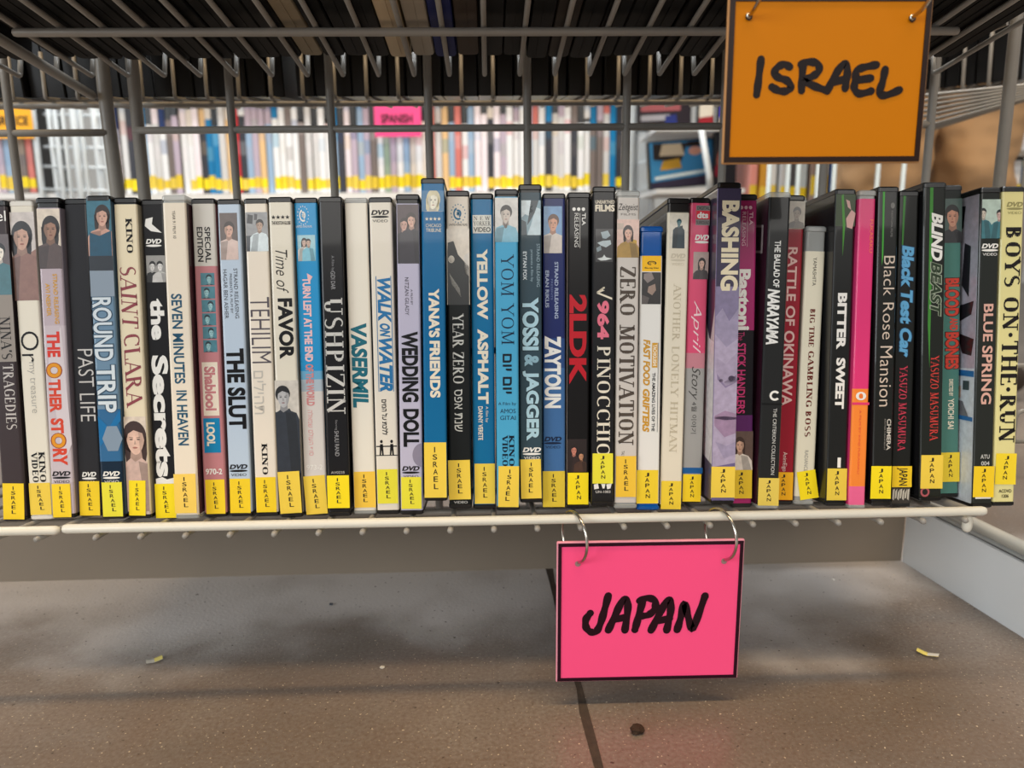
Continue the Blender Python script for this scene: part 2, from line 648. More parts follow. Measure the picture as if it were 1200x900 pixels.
slab(kb, lft, cor, .0, kz, n_, T_)
slab(kb, lft, cor, kz - .0016, kz, n_, .012)
part(kb, 'kick_panel', noisy('dull_kick_panel', (130, 119, 105), (120, 109, 96), 9, .5))
sb_ = MB()
se = cor + sd * .75
out = sn if sn.x > 0 else -sn
slab(sb_, cor + sd * .0015, se, .0, kz, out, T_)
slab(sb_, cor + sd * .0015, se, kz - .0016, kz, out, .014)
part(sb_, 'side_panel', noisy('white_side_panel', (236, 238, 238), (218, 220, 220), 12, .35))
ra = MB()
q0 = cor + Vector((0, 0, kz + .006)) + out * .006
ra.rod(q0, q0 + sd * .75, .0048, 14)
part(ra, 'base_rail', noisy('cream_tube', (196, 192, 180), (184, 180, 170), 30, .35))
pg = MB()
pp = at(1134, 607, .416)
pg.rod((pp.x, pp.y, pp.z + .002), (pp.x, pp.y, pp.z - .0085), .0028, 12)
part(pg, 'shelf_peg', RAIL)
# wire guard at the right end of the shelf, behind the last case
wg = MB()
wx = at(1196, 430, .47)
wz = at(1196, 562, .47).z
e = [(wx.x - .002, .475, wx.z), (wx.x + .05, .475, wx.z)]
wg.tube(bend([(wx.x + .05, .475, wx.z), (wx.x - .004, .475, wx.z), (wx.x - .004, .475, wz), (wx.x + .004, .475, wz - .002), (wx.x + .004, .475, wx.z - .03), (wx.x + .05, .475, wx.z - .03)], .006), .0016, 8)
wg.tube([(wx.x + .004, .475, at(1196, 517, .475).z), (wx.x + .05, .475, at(1196, 517, .475).z)], .0016, 8)
wg.tube([(wx.x + .048, .475, wx.z), (wx.x + .048, .475, 0.0)], .0022, 8)
part(wg, 'end_guard', WIRE)

# ------------------------------------------------------------------ the next rack unit, to the left
lu = empty('display_rack', Vector((at(60, 150, YP).x, YP, 0)))
tag(lu, 'neighbouring grey wire rack cropped at the left picture edge', 'rack')
g = MB()
for px in (13, -100):
    x = at(px, 150, YP).x
    g.tube([(x, YP, .1), (x, YP, .80)], .0031, 10)
xa, xb = at(-130, 157, YP), at(126, 155.5, YP)
g.tube([xa, xb], .0027, 10)
g.tube([xa - Vector((0, 0, .17)), xb - Vector((0, 0, .17))], .0027, 10)
part(g, 'back_panel', WIRE, lu)
g = MB()
x = at(124, 110, YP).x
g.tube([(x - .004, YP + .003, .85), (x - .002, YP + .003, at(124, 110, YP).z), (x + .0045, YP + .003, .098)], .0050, 14)
part(g, 'post', WIRE, lu)
g = MB()
for k in range(-19, -10):
    u = ux0 + PITCH * k
    if u < arm_l.x - .004:
        g.tube(bend([upper(u, -.078), upper(u, .1175), upper(u, .119, .016)], .003, 4), .0017, 8)
g.rod(upper(arm_l.x - .22, -.078, .0025), upper(arm_l.x - .004, -.078, .0025), .0027, 12)
part(g, 'upper_shelf', WIRE, lu)
g = MB()
g.rod(rack(xl - .30, -.0028, .0022), rack(xl - .0005, -.0028, .0022), .0026, 14)
part(g, 'front_rail', RAIL, lu)
g = MB()
for k in range(-8, 1):
    u = xl - .012 + PITCH * k
    g.tube(bend([rack(u, -.0062, -.0020), rack(u, .177, -.0020), rack(u, .177, .034)], .008), .0016, 8)
part(g, 'lower_shelf', WIRE, lu)
# ------------------------------------------------------------------ disc cases on the lower shelf
DEPTH = 0.130


def shell_mesh(w, H, D, m, parent, name='case_shell'):
    """tray-hinged case: rounded spine edges, a lip round the top and the bottom, recess for the sleeve"""
    r = 0.0013

    def ring(ins, z):
        rr = r
        x0, x1, y0, y1 = ins, w - ins, ins, D - ins
        p = []
        for cx, cy, a0 in ((x0 + rr, y0 + rr, 180), (x1 - rr, y0 + rr, 270), (x1 - rr, y1 - rr, 0), (x0 + rr, y1 - rr, 90)):
            for k in range(4):
                a = math.radians(a0 + 30 * k)
                p.append((cx + rr * math.cos(a), cy + rr * math.sin(a), z))
        return p
    lv = [(.0007, 0), (.0001, .0006), (0, .0022), (.0006, .0026), (.0006, H - .0034), (0, H - .003), (.0001, H - .0008), (.0008, H)]
    vs_, fs = [], []
    for ins, z in lv:
        vs_ += ring(ins, z)
    n = 16
    for i in range(len(lv) - 1):
        for j in range(n):
            fs.append((i * n + j, i * n + (j + 1) % n, (i + 1) * n + (j + 1) % n, (i + 1) * n + j))
    fs.append(tuple(reversed(range(n))))
    fs.append(tuple((len(lv) - 1) * n + j for j in range(n)))
    mb = MB()
    mb.add(vs_, fs)
    # the opening seam with its thumb catch on the long back edge
    mb.box((w * .46, D - .0004, H * .1), (w * .54, D + .0003, H * .9))
    return mb.build(name, m, parent)


def sleeve_mesh(w, zb, zt, D, bands, left, right, parent, rough=.24):
    """printed paper wrapped round the spine; bands = [(z0, z1, colour)]"""
    i, r = .0003, .0013
    prof = [(i, D - .004, 'L'), (i, i + r, 'L')]
    for k in range(1, 4):
        a = math.radians(180 + 30 * k)
        prof.append((i + r + r * math.cos(a), i + r + r * math.sin(a), 'S'))
    for k in range(0, 4):
        a = math.radians(270 + 30 * k)
        prof.append((w - i - r + r * math.cos(a), i + r + r * math.sin(a), 'S'))
    prof[-1] = (w - i, i + r, 'S')
    prof.append((w - i, D - .004, 'R'))
    mats, idx = [], {}

    def mi(c):
        m = mat(c, rough, 0, .2)
        if m.name not in idx:
            idx[m.name] = len(mats)
            mats.append(m)
        return idx[m.name]
    mb = MB()
    for z0, z1, c in bands:
        z0, z1 = max(z0, zb), min(z1, zt)
        if z1 <= z0:
            continue
        for a, b in zip(prof[:-1], prof[1:]):
            cc = left if a[2] == 'L' and b[2] == 'L' else right if b[2] == 'R' else c
            mb.add([(a[0], a[1], z0), (b[0], b[1], z0), (b[0], b[1], z1), (a[0], a[1], z1)], [(0, 1, 2, 3)], mi(cc), b[2] == 'S' and a[2] == 'S')
    return mb.build('sleeve', mats, parent)


_PM = {}


def print_mat(c):
    """printed halftone: the colour with a little tonal grain"""
    if c not in _PM:
        _PM[c] = noisy('photo_print_%02x%02x%02x' % tuple(min(255, int(v)) for v in c), tuple(v * .84 for v in c), tuple(min(255, v * 1.12) for v in c), 260, .3, 0, .3, 3)
    return _PM[c]


class Print:
    """flat printing on a spine, in fractions of its width and photo-height marks along it"""

    def __init__(s, w, H, yt, yb):
        s.w, s.H, s.yt, s.yb = w, H, yt, yb
        s.mb = {'lettering': (MB(), [], {}), 'cover_photo': (MB(), [], {})}

    def z(s, y):
        return s.H * (s.yb - y) / (s.yb - s.yt)

    def put(s, pts, faces, c, L, part):
        mb, mats, idx = s.mb[part]
        c = tuple(int(v) for v in c)
        if c not in idx:
            idx[c] = len(mats)
            mats.append(print_mat(c) if part == 'cover_photo' else mat(c, .3, 0, .1))
        y = .00024 - .00005 * L
        mb.add([(x, y, z) for x, z in pts], faces, idx[c])

    def poly(s, pts, c, L=1, part='lettering'):
        s.put([(x * s.w, s.z(y)) for x, y in pts], [tuple(range(len(pts)))], c, L, part)

    def rect(s, x0, x1, y0, y1, c, L=1, part='lettering'):
        s.poly([(x0, y1), (x1, y1), (x1, y0), (x0, y0)], c, L, part)

    def _fit(s, g, shear=0):
        vs_, fs = g
        vs_ = [(x + shear * y, y) for x, y in vs_]
        xs, ys = [v[0] for v in vs_], [v[1] for v in vs_]
        x0, x1, y0, y1 = min(xs), max(xs), min(ys), max(ys)
        return [((x - x0) / ((x1 - x0) or 1), (y - y0) / ((y1 - y0) or 1)) for x, y in vs_], fs

    def down(s, text, y0, y1, x0, x1, c, style='b', L=2, shear=0, halo=None):
        """lettering reading down the spine, its tops to the right"""
        g = serif(text, *{'s': (.16, .055), 'S': (.21, .075), 'w': (.10, .045)}.get(style, (.16, .055))) if style in 'sSw' else \
            sans(text, {'n': 0, 'b': .022, 'B': .045, 'l': -.008}[style])
        vs_, fs = s._fit(g, shear)
        if halo:
            d = .045
            s.put([((x0 - d + b * (x1 - x0 + 2 * d)) * s.w + 0, s.z(y0 - .8 + a * (y1 - y0 + 1.6))) for a, b in
                   s._fit(sans(text, .075), shear)[0]], sans(text, .075)[1], halo, L - 1, 'lettering')
        s.put([((x0 + b * (x1 - x0)) * s.w, s.z(y0 + a * (y1 - y0))) for a, b in vs_], fs, c, L, 'lettering')

    def across(s, text, x0, x1, y0, y1, c, style='b', L=2, shear=0):
        """upright lettering across the spine"""
        g = serif(text) if style == 's' else sans(text, {'n': 0, 'b': .022, 'B': .045, 'l': -.008}[style])
        vs_, fs = s._fit(g, shear)
        s.put([((x0 + a * (x1 - x0)) * s.w, s.z(y1 - b * (y1 - y0))) for a, b in vs_], fs, c, L, 'lettering')

    def dvd(s, y0, c, x0=.14, x1=.86, video=True, h=9, back=None):
        """the disc format mark: slanted letters over a flat disc"""
        s.across('DVD', x0, x1, y0, y0 + h * .62, c, 'B', 2, .25)
        cx = (x0 + x1) / 2
        s.poly([(cx + (x1 - x0) * .5 * px, y0 + h * .86 + h * .15 * py) for px, py in disc(0, 0, 1, 1, 16)], c, 1)
        if back:
            s.poly([(cx + (x1 - x0) * .12 * px, y0 + h * .86 + h * .06 * py) for px, py in disc(0, 0, 1, 1, 10)], back, 2)
        if video:
            s.across('VIDEO', x0 + .06, x1 - .06, y0 + h * 1.2, y0 + h * 1.55, c, 'n', 2)

    def stars(s, x0, x1, yc, c, n=4):
        for k in range(n):
            cx = x0 + (x1 - x0) * (k + .5) / n
            rx = (x1 - x0) / n * .5
            pts = []
            for j in range(10):
                a = math.radians(90 + 36 * j)
                q = 1 if j % 2 == 0 else .42
                pts.append((cx + rx * q * math.cos(a), yc - rx * s.w / s.H * (s.yb - s.yt) * q * math.sin(a)))
            s.poly(pts, c, 2)

    def swirl(s, x0, x1, y0, y1, c):
        """round dotted mark with a curl and a six-point star in it"""
        cx, cy, rx, ry = (x0 + x1) / 2, (y0 + y1) / 2, (x1 - x0) / 2, (y1 - y0) / 2
        for k in range(16):
            a = 2 * math.pi * k / 16
            s.poly(disc(cx + rx * math.cos(a), cy + ry * math.sin(a), rx * .08, ry * .08, 6), c, 2)
        for a0, a1, q in ((60, 250, .7), (-120, 70, .45)):
            pts = disc(cx, cy, rx * q, ry * q, 10, a0, a1) + disc(cx, cy, rx * (q - .2), ry * (q - .2), 10, a0, a1)[::-1]
            for i in range(10):
                s.poly([pts[i], pts[i + 1], pts[20 - i], pts[21 - i]], c, 2)
        for f in (1, -1):
            s.poly([(cx + rx * .3 * math.cos(a), cy + f * ry * .3 * math.sin(a)) for a in (math.pi / 2, math.pi * 7 / 6, math.pi * 11 / 6)], c, 2)

    def photo(s, x0, x1, y0, y1, bg, who=(), extra=()):
        """a printed photograph: who = [(cx, cy, size, hair, skin, cloth, long_hair)], all in the picture's own 0..1"""
        P = 'cover_photo'
        s.rect(x0, x1, y0, y1, bg, 0.6, P)
        asp = ((x1 - x0) * s.w) / (s.H * (y1 - y0) / (s.yb - s.yt))   # width over height

        def put(pts, c, L):
            q = [(x0 + min(max(a, 0), 1) * (x1 - x0), y0 + min(max(b, 0), 1) * (y1 - y0)) for a, b in pts]
            s.poly(q, c, L, P)
        for pts, c in extra:
            put(pts, c, .75)
        for k, (cx, cy, sz, hair, skin, cloth, lng) in enumerate(who):
            L = .9 + .1 * k
            hx, hy = sz * .5, sz * .5 * asp * 1.35
            f = 1 if (k + int(cx * 100) + int(y0)) % 2 else -1                  # which way the head is turned
            sh = lambda c, q: tuple(v * q for v in c)
            put(disc(cx - f * hx * .10, cy - hy * (.14 if lng else .34), hx * (1.12 if lng else 1.0), hy * (1.14 if lng else .86), 24), hair, L)
            if lng:
                put([(cx - hx * 1.10, cy - hy * .2), (cx + hx * 1.06, cy - hy * .2), (cx + hx * 1.04, cy + hy * 1.0), (cx + hx * .8, cy + hy * 1.9), (cx - hx * .9, cy + hy * 1.9), (cx - hx * 1.1, cy + hy * 1.0)], hair, L)
            put([(cx - hx * .40, cy + hy * .4), (cx + hx * .42, cy + hy * .4), (cx + hx * .66, cy + hy * 1.8), (cx - hx * .64, cy + hy * 1.8)], sh(skin, .78), L + .2)
            put([(cx - hx * .5, cy + hy * 1.28), (cx - hx * .1, cy + hy * 1.55), (cx + hx * .5, cy + hy * 1.28), (cx + hx * 1.7, cy + hy * 1.62), (cx + hx * 2.4, cy + hy * 2.3), (cx + hx * 2.6, 1.0), (cx - hx * 2.6, 1.0), (cx - hx * 2.4, cy + hy * 2.2), (cx - hx * 1.6, cy + hy * 1.6)], cloth, L + .3)
            put([(cx + f * hx * .2, cy + hy * 1.5), (cx + f * hx * 1.6, cy + hy * 1.7), (cx + f * hx * 2.4, 1.0), (cx + f * hx * .7, 1.0)], sh(cloth, .78), L + .35)
            egg = [(cx + hx * (.80 - .16 * max(0, b)) * a, cy + hy * .06 + hy * b) for a, b in disc(0, 0, 1, 1, 26)]
            put(egg, skin, L + .5)
            half = [(cx + f * hx * .26, cy - hy * .9)] + [q for q in egg if (q[0] - cx) * f > hx * .24]
            ctr = (cx + f * hx * .45, cy)
            half = sorted(half, key=lambda q: math.atan2(q[1] - ctr[1], q[0] - ctr[0]))
            put(half, sh(skin, .86), L + .55)
            put([(cx - hx * .84, cy + hy * (.1 if lng else -.3)), (cx - hx * .90, cy - hy * .5), (cx - hx * .4, cy - hy * 1.06), (cx + hx * .5, cy - hy * 1.04), (cx + hx * .92, cy - hy * .4), (cx + hx * .82, cy + hy * (.15 if lng else -.25)), (cx + hx * .66, cy - hy * .42), (cx - f * hx * .15, cy - hy * .64), (cx - hx * .66, cy - hy * .40)], hair, L + .7)
            ex = -f * hx * .06
            for e in (-1, 1):
                put(disc(cx + ex + e * hx * .33, cy + hy * .0, hx * .17, hy * .06, 8), sh(skin, .50), L + .9)
                put([(cx + ex + e * hx * .15, cy - hy * .14), (cx + ex + e * hx * .5, cy - hy * .18), (cx + ex + e * hx * .5, cy - hy * .12), (cx + ex + e * hx * .15, cy - hy * .09)], sh(skin, .56), L + .9)
            put([(cx + ex, cy + hy * .02), (cx + ex + f * hx * .12, cy + hy * .34), (cx + ex - f * hx * .10, cy + hy * .36)], sh(skin, .80), L + .9)
            put(disc(cx + ex, cy + hy * .57, hx * .24, hy * .065, 10), (skin[0] * .76, skin[1] * .58, skin[2] * .58), L + .9)

    def build(s, parent):
        for part, (mb, mats, idx) in s.mb.items():
            if mb.v:
                mb.build(part, mats, parent)


def sticker(cs, P, word, x0, x1, y0, y1, c, tilt=0, lean=0, rotated=False):
    """yellow country label on a spine, its letters one under the other"""
    w = P.w
    mb = MB()
    cx, cz = (x0 + x1) / 2 * w, (P.z(y0) + P.z(y1)) / 2
    hw, hz = (x1 - x0) / 2 * w, (P.z(y0) - P.z(y1)) / 2
    ca, sa = math.cos(math.radians(tilt)), math.sin(math.radians(tilt))

    def T(a, b):
        return (cx + a * ca - b * sa, cz + a * sa + b * ca)
    nx, nz = 6, 4
    vs_, fs = [], []
    for j in range(nz + 1):
        for i in range(nx + 1):
            a, b = -hw + 2 * hw * i / nx, -hz + 2 * hz * j / nz
            x, z = T(a, b)
            lift = .00025 * max(0, (i / nx - .8) / .2) * max(0, (.3 - j / nz) / .3)    # one corner coming up
            y = -.00004 - lift
            vs_.append((x, y, z))
    for j in range(nz):
        for i in range(nx):
            q = j * (nx + 1) + i
            fs.append((q, q + 1, q + nx + 2, q + nx + 1))
    b0 = len(vs_)
    vs_ += [(x, y + .00008, z) for x, y, z in vs_]
    fs += [tuple(b0 + k for k in reversed(f)) for f in fs[:nx * nz]]
    mb.add(vs_, fs)
    st = mb.build('country_sticker', mat(c, .48), cs)
    lm = MB()
    if rotated:
        vs2, fs2 = P._fit(sans(word, .02))
        lm.add([(T(-hw * .55 + b * hw * 1.1, hz * .85 - a * 2 * hz * .85) + (0,)) for a, b in vs2], fs2)
        lm.v = [(x, -.00012, z) for x, z, _ in lm.v]
    else:
        n = len(word)
        lh = 2 * hz * .80 / n
        for k, ch in enumerate(word):
            vs2, fs2 = P._fit(sans(ch, .012))
            wd = hw * (.10 if ch == 'I' else .40)
            off = lean * hw * (k / (n - 1) - .5)
            zt = hz * .84 - lh * k
            lm.add([(off - wd / 2 + a * wd, -.00012, zt - lh * .74 + b * lh * .74) for a, b in vs2], fs2)
        lm.v = [(T(x, z)[0], y, T(x, z)[1]) for x, y, z in lm.v]
    lm.build('lettering', mat((38, 34, 30), .5), st)
    return st


ISRAEL_ROW = 'disc cases stickered ISRAEL along the lower shelf'
JAPAN_ROW = 'disc cases stickered JAPAN along the lower shelf'


def case(label, uB, uT, w, v, lift, yt, yb, base, draw, word='ISRAEL', stk=None, pt=None, pb=None, bands=(), shell='black',
         left=None, right=None, H=.1905, name='disc_case'):
    w, v, uB, uT, lift = w / 1000, v / 1000, uB / 1000, uT / 1000, lift / 1000
    lean = math.atan2(uT - uB, H)
    M3 = Matrix((Vector((1, 0, 0)), D1, N1)).transposed() @ Matrix.Rotation(lean, 3, 'Y')
    c = empty(name, rack(uB, v, lift + .0003 + w * math.sin(max(lean, 0))), M3)
    tag(c, label, 'disc case', ISRAEL_ROW if word == 'ISRAEL' else JAPAN_ROW)
    P = Print(w, H, yt, yb)
    sm = {'black': BLACK, 'clear': CLEAR, 'blue': BLUE_CLEAR, 'white': mat((226, 222, 212), .35)}[shell]
    shell_mesh(w, H, DEPTH, sm, c)
    zt = P.z(pt) if pt else H - .0035
    zb = P.z(pb) if pb else .0026
    zt, zb = min(zt, H - .0032), max(zb, .0024)
    bs = [(zb, zt, base)]
    for y0, y1, col in bands:                              # later bands replace what lies under them
        z1, z0 = P.z(y0), P.z(y1)
        nb = []
        for a, b, k in bs:
            if b <= z0 or a >= z1:
                nb.append((a, b, k))
                continue
            if a < z0:
                nb.append((a, z0, k))
            if b > z1:
                nb.append((z1, b, k))
        nb.append((max(z0, zb), min(z1, zt), col))
        bs = nb
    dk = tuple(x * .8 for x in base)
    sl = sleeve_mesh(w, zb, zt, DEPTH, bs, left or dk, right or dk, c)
    draw(P)
    P.build(sl)
    if stk:
        sticker(c, P, word, *stk)
    return c, P


Y1, Y2, Y3, Y4 = (246, 210, 40), (238, 205, 75), (232, 222, 60), (248, 222, 30)   # sticker stocks: golden, pale, lime, bright
K, WH, CR = (28, 27, 28), (236, 234, 228), (232, 222, 200)
SK = (214, 172, 148)
GREY = (190, 186, 180)


def d01(p):
    p.rect(0, 1, 345, 423, (150, 142, 134), 0.3)
    p.across('el', .55, .95, 248, 260, WH, 'n')
    p.photo(.05, 1, 275, 345, (92, 80, 82), [(.55, .30, .52, K, (232, 222, 210), (60, 110, 120), False)])
    p.down("NINA'S", 370, 420, .40, .86, (40, 36, 36), 's')
    p.down('TRAGEDIES', 426, 503, .40, .86, (198, 192, 188), 's')


def d02(p):
    p.photo(0, 1, 250, 352, (205, 196, 190), [(.42, .28, .78, (32, 28, 30), (196, 156, 136), (140, 104, 94), True)],
            [([(.5, .5), (1, .42), (1, 1), (.3, 1)], (150, 112, 100)), ([(.0, .72), (.5, .62), (.6, .78), (0, .9)], (222, 190, 172))])
    p.down('Or', 388, 424, .12, .86, (26, 24, 26), 'l')
    p.down('my treasure', 424, 484, .30, .62, (172, 168, 160), 'l')
    p.down('KINO', 530, 566, .52, .80, K, 'S')
    p.down('VIDEO', 530, 566, .22, .48, K, 'S')


def d03(p):
    p.photo(.04, .98, 245, 314, (222, 208, 190), [(.55, .34, .70, (36, 28, 28), (158, 118, 96), (86, 70, 68), True)])
    p.down('STRAND RELEASING', 320, 378, .56, .74, (214, 160, 60), 'b')
    p.down('AVI NESHER', 331, 369, .24, .42, (214, 160, 60), 'b')
    p.down('THE', 387, 417, .18, .72, (215, 62, 50), 'B')
    p.poly([(.2, 420), (.8, 380), (1, 520), (.6, 545)], (214, 204, 208), .6)
    p.down('O', 424, 441, .12, .72, (226, 150, 40), 'B', halo=(150, 70, 50))
    p.down('THER', 443, 482, .16, .66, (215, 72, 50), 'B')
    p.down('ST', 489, 507, .16, .70, (215, 72, 50), 'B')
    p.down('O', 507, 524, .16, .74, (226, 150, 40), 'B', halo=(150, 70, 50))
    p.down('RY', 525, 545, .18, .78, (215, 72, 50), 'B')
    p.dvd(552, K, .1, .88)


def d04(p):
    p.down('PAST LIFE', 408, 493, .28, .92, (206, 202, 198), 'l')
    p.dvd(553, WH, .2, .82)


def d05(p):
    p.photo(.02, 1, 234, 316, (52, 112, 132), [(.62, .24, .58, (44, 32, 30), (212, 166, 146), (200, 154, 136), True)],
            [])
    p.poly([(.10, 272), (.5, 276), (.98, 270), (.98, 302), (.06, 300)], (18, 78, 104), 2.6, 'cover_photo')
    p.rect(.02, 1, 299, 316, (30, 38, 48), 2.7, 'cover_photo')
    p.rect(.02, 1, 316, 346, (142, 156, 170), .4)
    p.down('ROUND', 347, 421, .06, .84, (214, 224, 230), 'b', halo=(60, 84, 104))
    p.down('TRIP', 426, 482, .10, .86, (214, 224, 230), 'b', halo=(60, 84, 104))
    p.poly([(.05, 486), (.5, 500), (1, 478), (1, 492), (.1, 522)], (30, 112, 168), .7)
    p.poly(disc(.62, 513, .42, 17, 6), (132, 150, 168), .9)
    p.dvd(552, WH, .14, .86)


def d06(p):
    p.down('KINO', 256, 296, .48, .76, K, 'S')
    p.down('SAINT', 312, 384, .14, .84, (146, 74, 82), 's', shear=.1)
    p.down('CLARA', 390, 477, .16, .86, (146, 74, 82), 's', shear=-.1)
    p.photo(.02, .94, 487, 600, (224, 208, 190), [(.5, .24, 1.0, (62, 42, 38), (226, 188, 168), (206, 176, 164), True)])


def d07(p):
    p.poly([(.2, 260), (.5, 258), (.45, 266), (.85, 276), (.4, 274), (.15, 268)], WH)
    p.dvd(283, WH, .16, .82, False)
    p.photo(.14, .94, 302, 333, (150, 148, 144), [(.3, .4, .34, K, (214, 212, 208), K, False), (.72, .4, .34, K, (224, 222, 218), (200, 198, 194), False)])
    p.down('the', 352, 400, .22, .80, WH, 'B')
    p.down('Secrets', 418, 562, .16, .86, WH, 'B')
    p.poly([(.12, 564), (.4, 562), (.6, 565), (.9, 563), (.92, 570), (.12, 570)], WH)


def d08(p):
    p.down('YEAR 9 / FILM 10', 247, 279, .42, .54, (70, 66, 60), 'n')
    p.down('SEVEN MINUTES', 343, 448, .22, .66, (40, 86, 112), 'b')
    p.down('IN HEAVEN', 456, 521, .26, .70, (40, 86, 112), 'b')


def d09(p):
    p.down('SPECIAL', 266, 307, .52, .76, K, 'b')
    p.down('EDITION', 266, 306, .20, .44, K, 'b')
    for k in range(6):
        y0 = 319 + 15.6 * k
        p.photo(.28, .86, y0, y0 + 14.2, (70, 128, 142), [(.5 + .12 * (-1) ** k, .48, .42, (30, 52, 62), (150, 196, 200), (40, 70, 82), False)])
    p.rect(.18, .84, 423, 486, (234, 220, 200), 1)
    p.down('Shablool', 428, 480, .26, .74, (198, 128, 130), 'B', 3, halo=(240, 232, 216))
    p.rect(.14, .84, 489, 530, (20, 128, 176), 1)
    p.down('LOOL', 494, 522, .26, .62, CR, 'B')
    p.across('970-2', .16, .86, 549, 556, WH, 'b')


def d10(p):
    p.photo(.10, .84, 252, 306, (92, 78, 74), [(.5, .36, .6, (44, 32, 30), (208, 164, 144), (214, 190, 180), False)])
    p.down('STRAND RELEASING', 316, 374, .60, .76, (70, 72, 80), 'n')
    p.down('PRESENTS A FILM BY', 322, 368, .42, .52, (70, 72, 80), 'n')
    p.down('HAGAR BEN ASHER', 317, 374, .16, .32, (70, 72, 80), 'n')
    p.down('THE SLUT', 409, 504, .14, .90, (20, 20, 22), 'B')
    p.dvd(546, K, .08, .86)


def d11(p):
    p.photo(.06, .98, 250, 295, (148, 150, 152), [(.62, .34, .36, K, (182, 152, 132), (214, 226, 232), False)],
            [([(0, .6), (.4, .6), (.5, 1), (0, 1)], (60, 66, 74)), ([(.1, .05), (.35, .08), (.3, .3), (.05, .28)], (52, 54, 58)), ([(.4, .04), (.55, .05), (.52, .2), (.38, .2)], (70, 70, 74))])
    p.down('TEHILIM', 348, 425, .12, .92, (92, 86, 92), 'l')
    p.down('תהילים'[::-1], 434, 485, .14, .66, (196, 190, 180), 'n')
    p.down('KINO', 520, 557, .36, .62, K, 'S')


def d12(p):
    p.stars(.12, .90, 255.5, K)
    p.across('THE BOSTON GLOBE', .14, .92, 260, 264, K, 'b')
    p.down('Time of', 293, 343, .24, .74, (24, 24, 24), 'l', shear=.35)
    p.down('FAVOR', 349, 420, .26, .88, (24, 24, 26), 'B')
    p.photo(.0, 1, 445, 555, (206, 200, 190), [(.36, .18, .62, (26, 28, 32), (182, 182, 184), (44, 50, 60), False)],
            [([(.0, .34), (.6, .3), (1, .5), (1, 1), (0, 1)], (44, 50, 60)), (disc(.4, .62, .3, .09, 12), (176, 178, 180)), ([(.5, .9), (1, .8), (1, 1), (.6, 1)], (24, 28, 36))])


def d13(p):
    p.swirl(.16, .62, 245, 266, WH)
    p.across('UNITED KING FILMS', .08, .74, 267, 269.5, WH, 'n')
    p.photo(.12, .86, 278, 308, (160, 204, 214), [(.36, .28, .3, K, (206, 176, 160), (224, 222, 216), True), (.62, .3, .3, K, (200, 170, 152), (132, 196, 214), False)])
    p.poly([(.46, 322), (.52, 334), (.7, 326)], (240, 190, 190))
    p.down('TURN LEFT AT THE END', 327, 425, .26, .60, (240, 196, 196), 'B')
    p.down('OF THE WORLD', 428, 477, .26, .60, (206, 138, 138), 'B')
    p.down('סוף העולם שמאלה'[::-1], 482, 536, .22, .52, (214, 150, 150), 'n')
    p.across('973-2', .16, .84, 547, 553, WH, 'n')


def d14(p):
    p.down('A Film by', 300, 318, .46, .60, (150, 150, 152), 'l')
    p.down('GIDI DAR', 318, 339, .44, .62, (160, 160, 162), 'n')
    p.down('USHPIZIN', 349, 485, .10, .92, (208, 206, 200), 's')
    p.down('Starring', 492, 504, .42, .54, (150, 150, 152), 'l')
    p.down('SHULI RAND', 505, 535, .40, .58, (160, 160, 162), 'n')
    p.across('AV0235', .2, .78, 553, 556, GREY, 'n')


def d15(p):
    p.down('VASERMIL', 381, 480, .12, .80, (30, 106, 122), 'B', shear=.08)


def d16(p):
    p.dvd(249, K, .10, .86)
    p.rect(.22, .25, 325, 460, (42, 116, 168), 1)
    p.rect(.85, .88, 325, 460, (42, 116, 168), 1)
    p.down('WALK', 327, 379, .28, .84, (42, 116, 168), 'B', shear=.25)
    p.down('ON', 380, 396, .34, .78, (42, 116, 168), 'B', shear=.25)
    p.down('WATER', 397, 460, .28, .84, (42, 116, 168), 'B', shear=.25)
    p.down('ללכת על המים'[::-1], 469, 511, .34, .58, (40, 38, 38), 'b')
    for cx in (.28, .72):
        p.poly(disc(cx, 519, .06, 2, 10), K)
        p.poly([(cx - .06, 522), (cx + .06, 522), (cx + .09, 535), (cx + .02, 535), (cx, 529), (cx - .03, 535), (cx - .09, 535)], K)
        p.poly([(cx - .22, 524), (cx + .22, 524), (cx + .22, 525.4), (cx - .22, 525.4)], K)
    p.rect(.02, .98, 535, 536, K)


def d17(p):
    p.photo(.06, .96, 240, 308, (70, 52, 56), [(.3, .34, .40, (40, 30, 30), (198, 156, 140), (36, 32, 40), False), (.66, .27, .44, (44, 30, 28), (212, 170, 150), (44, 40, 50), True)],
            [])
    p.down('NITZAN GILADY', 324, 368, .34, .50, (60, 56, 66), 'n')
    p.down('A FILM BY', 338, 356, .58, .66, (60, 56, 66), 'n')
    p.down('WEDDING', 387, 470, .16, .86, (22, 22, 24), 'B')
    p.down('DOLL', 478, 523, .18, .86, (22, 22, 24), 'B')
    p.poly(disc(.96, 533, .40, 14, 16, 90, 270), (140, 134, 152), .8)
    p.dvd(546, K, .10, .86)


def d18(p):
    p.photo(.04, .96, 224, 248, (20, 106, 152), [(.5, .46, .56, (206, 196, 160), (226, 220, 200), (190, 186, 176), True)])
    p.stars(.16, .84, 256.5, CR)
    p.across('CHICAGO', .2, .84, 262, 266, CR, 'n')
    p.across('TRIBUNE', .2, .84, 267.5, 271.5, CR, 'n')
    p.down("YANA'S", 337, 394, .28, .74, CR, 'B')
    p.down('FRIENDS', 398, 465, .30, .74, CR, 'B')


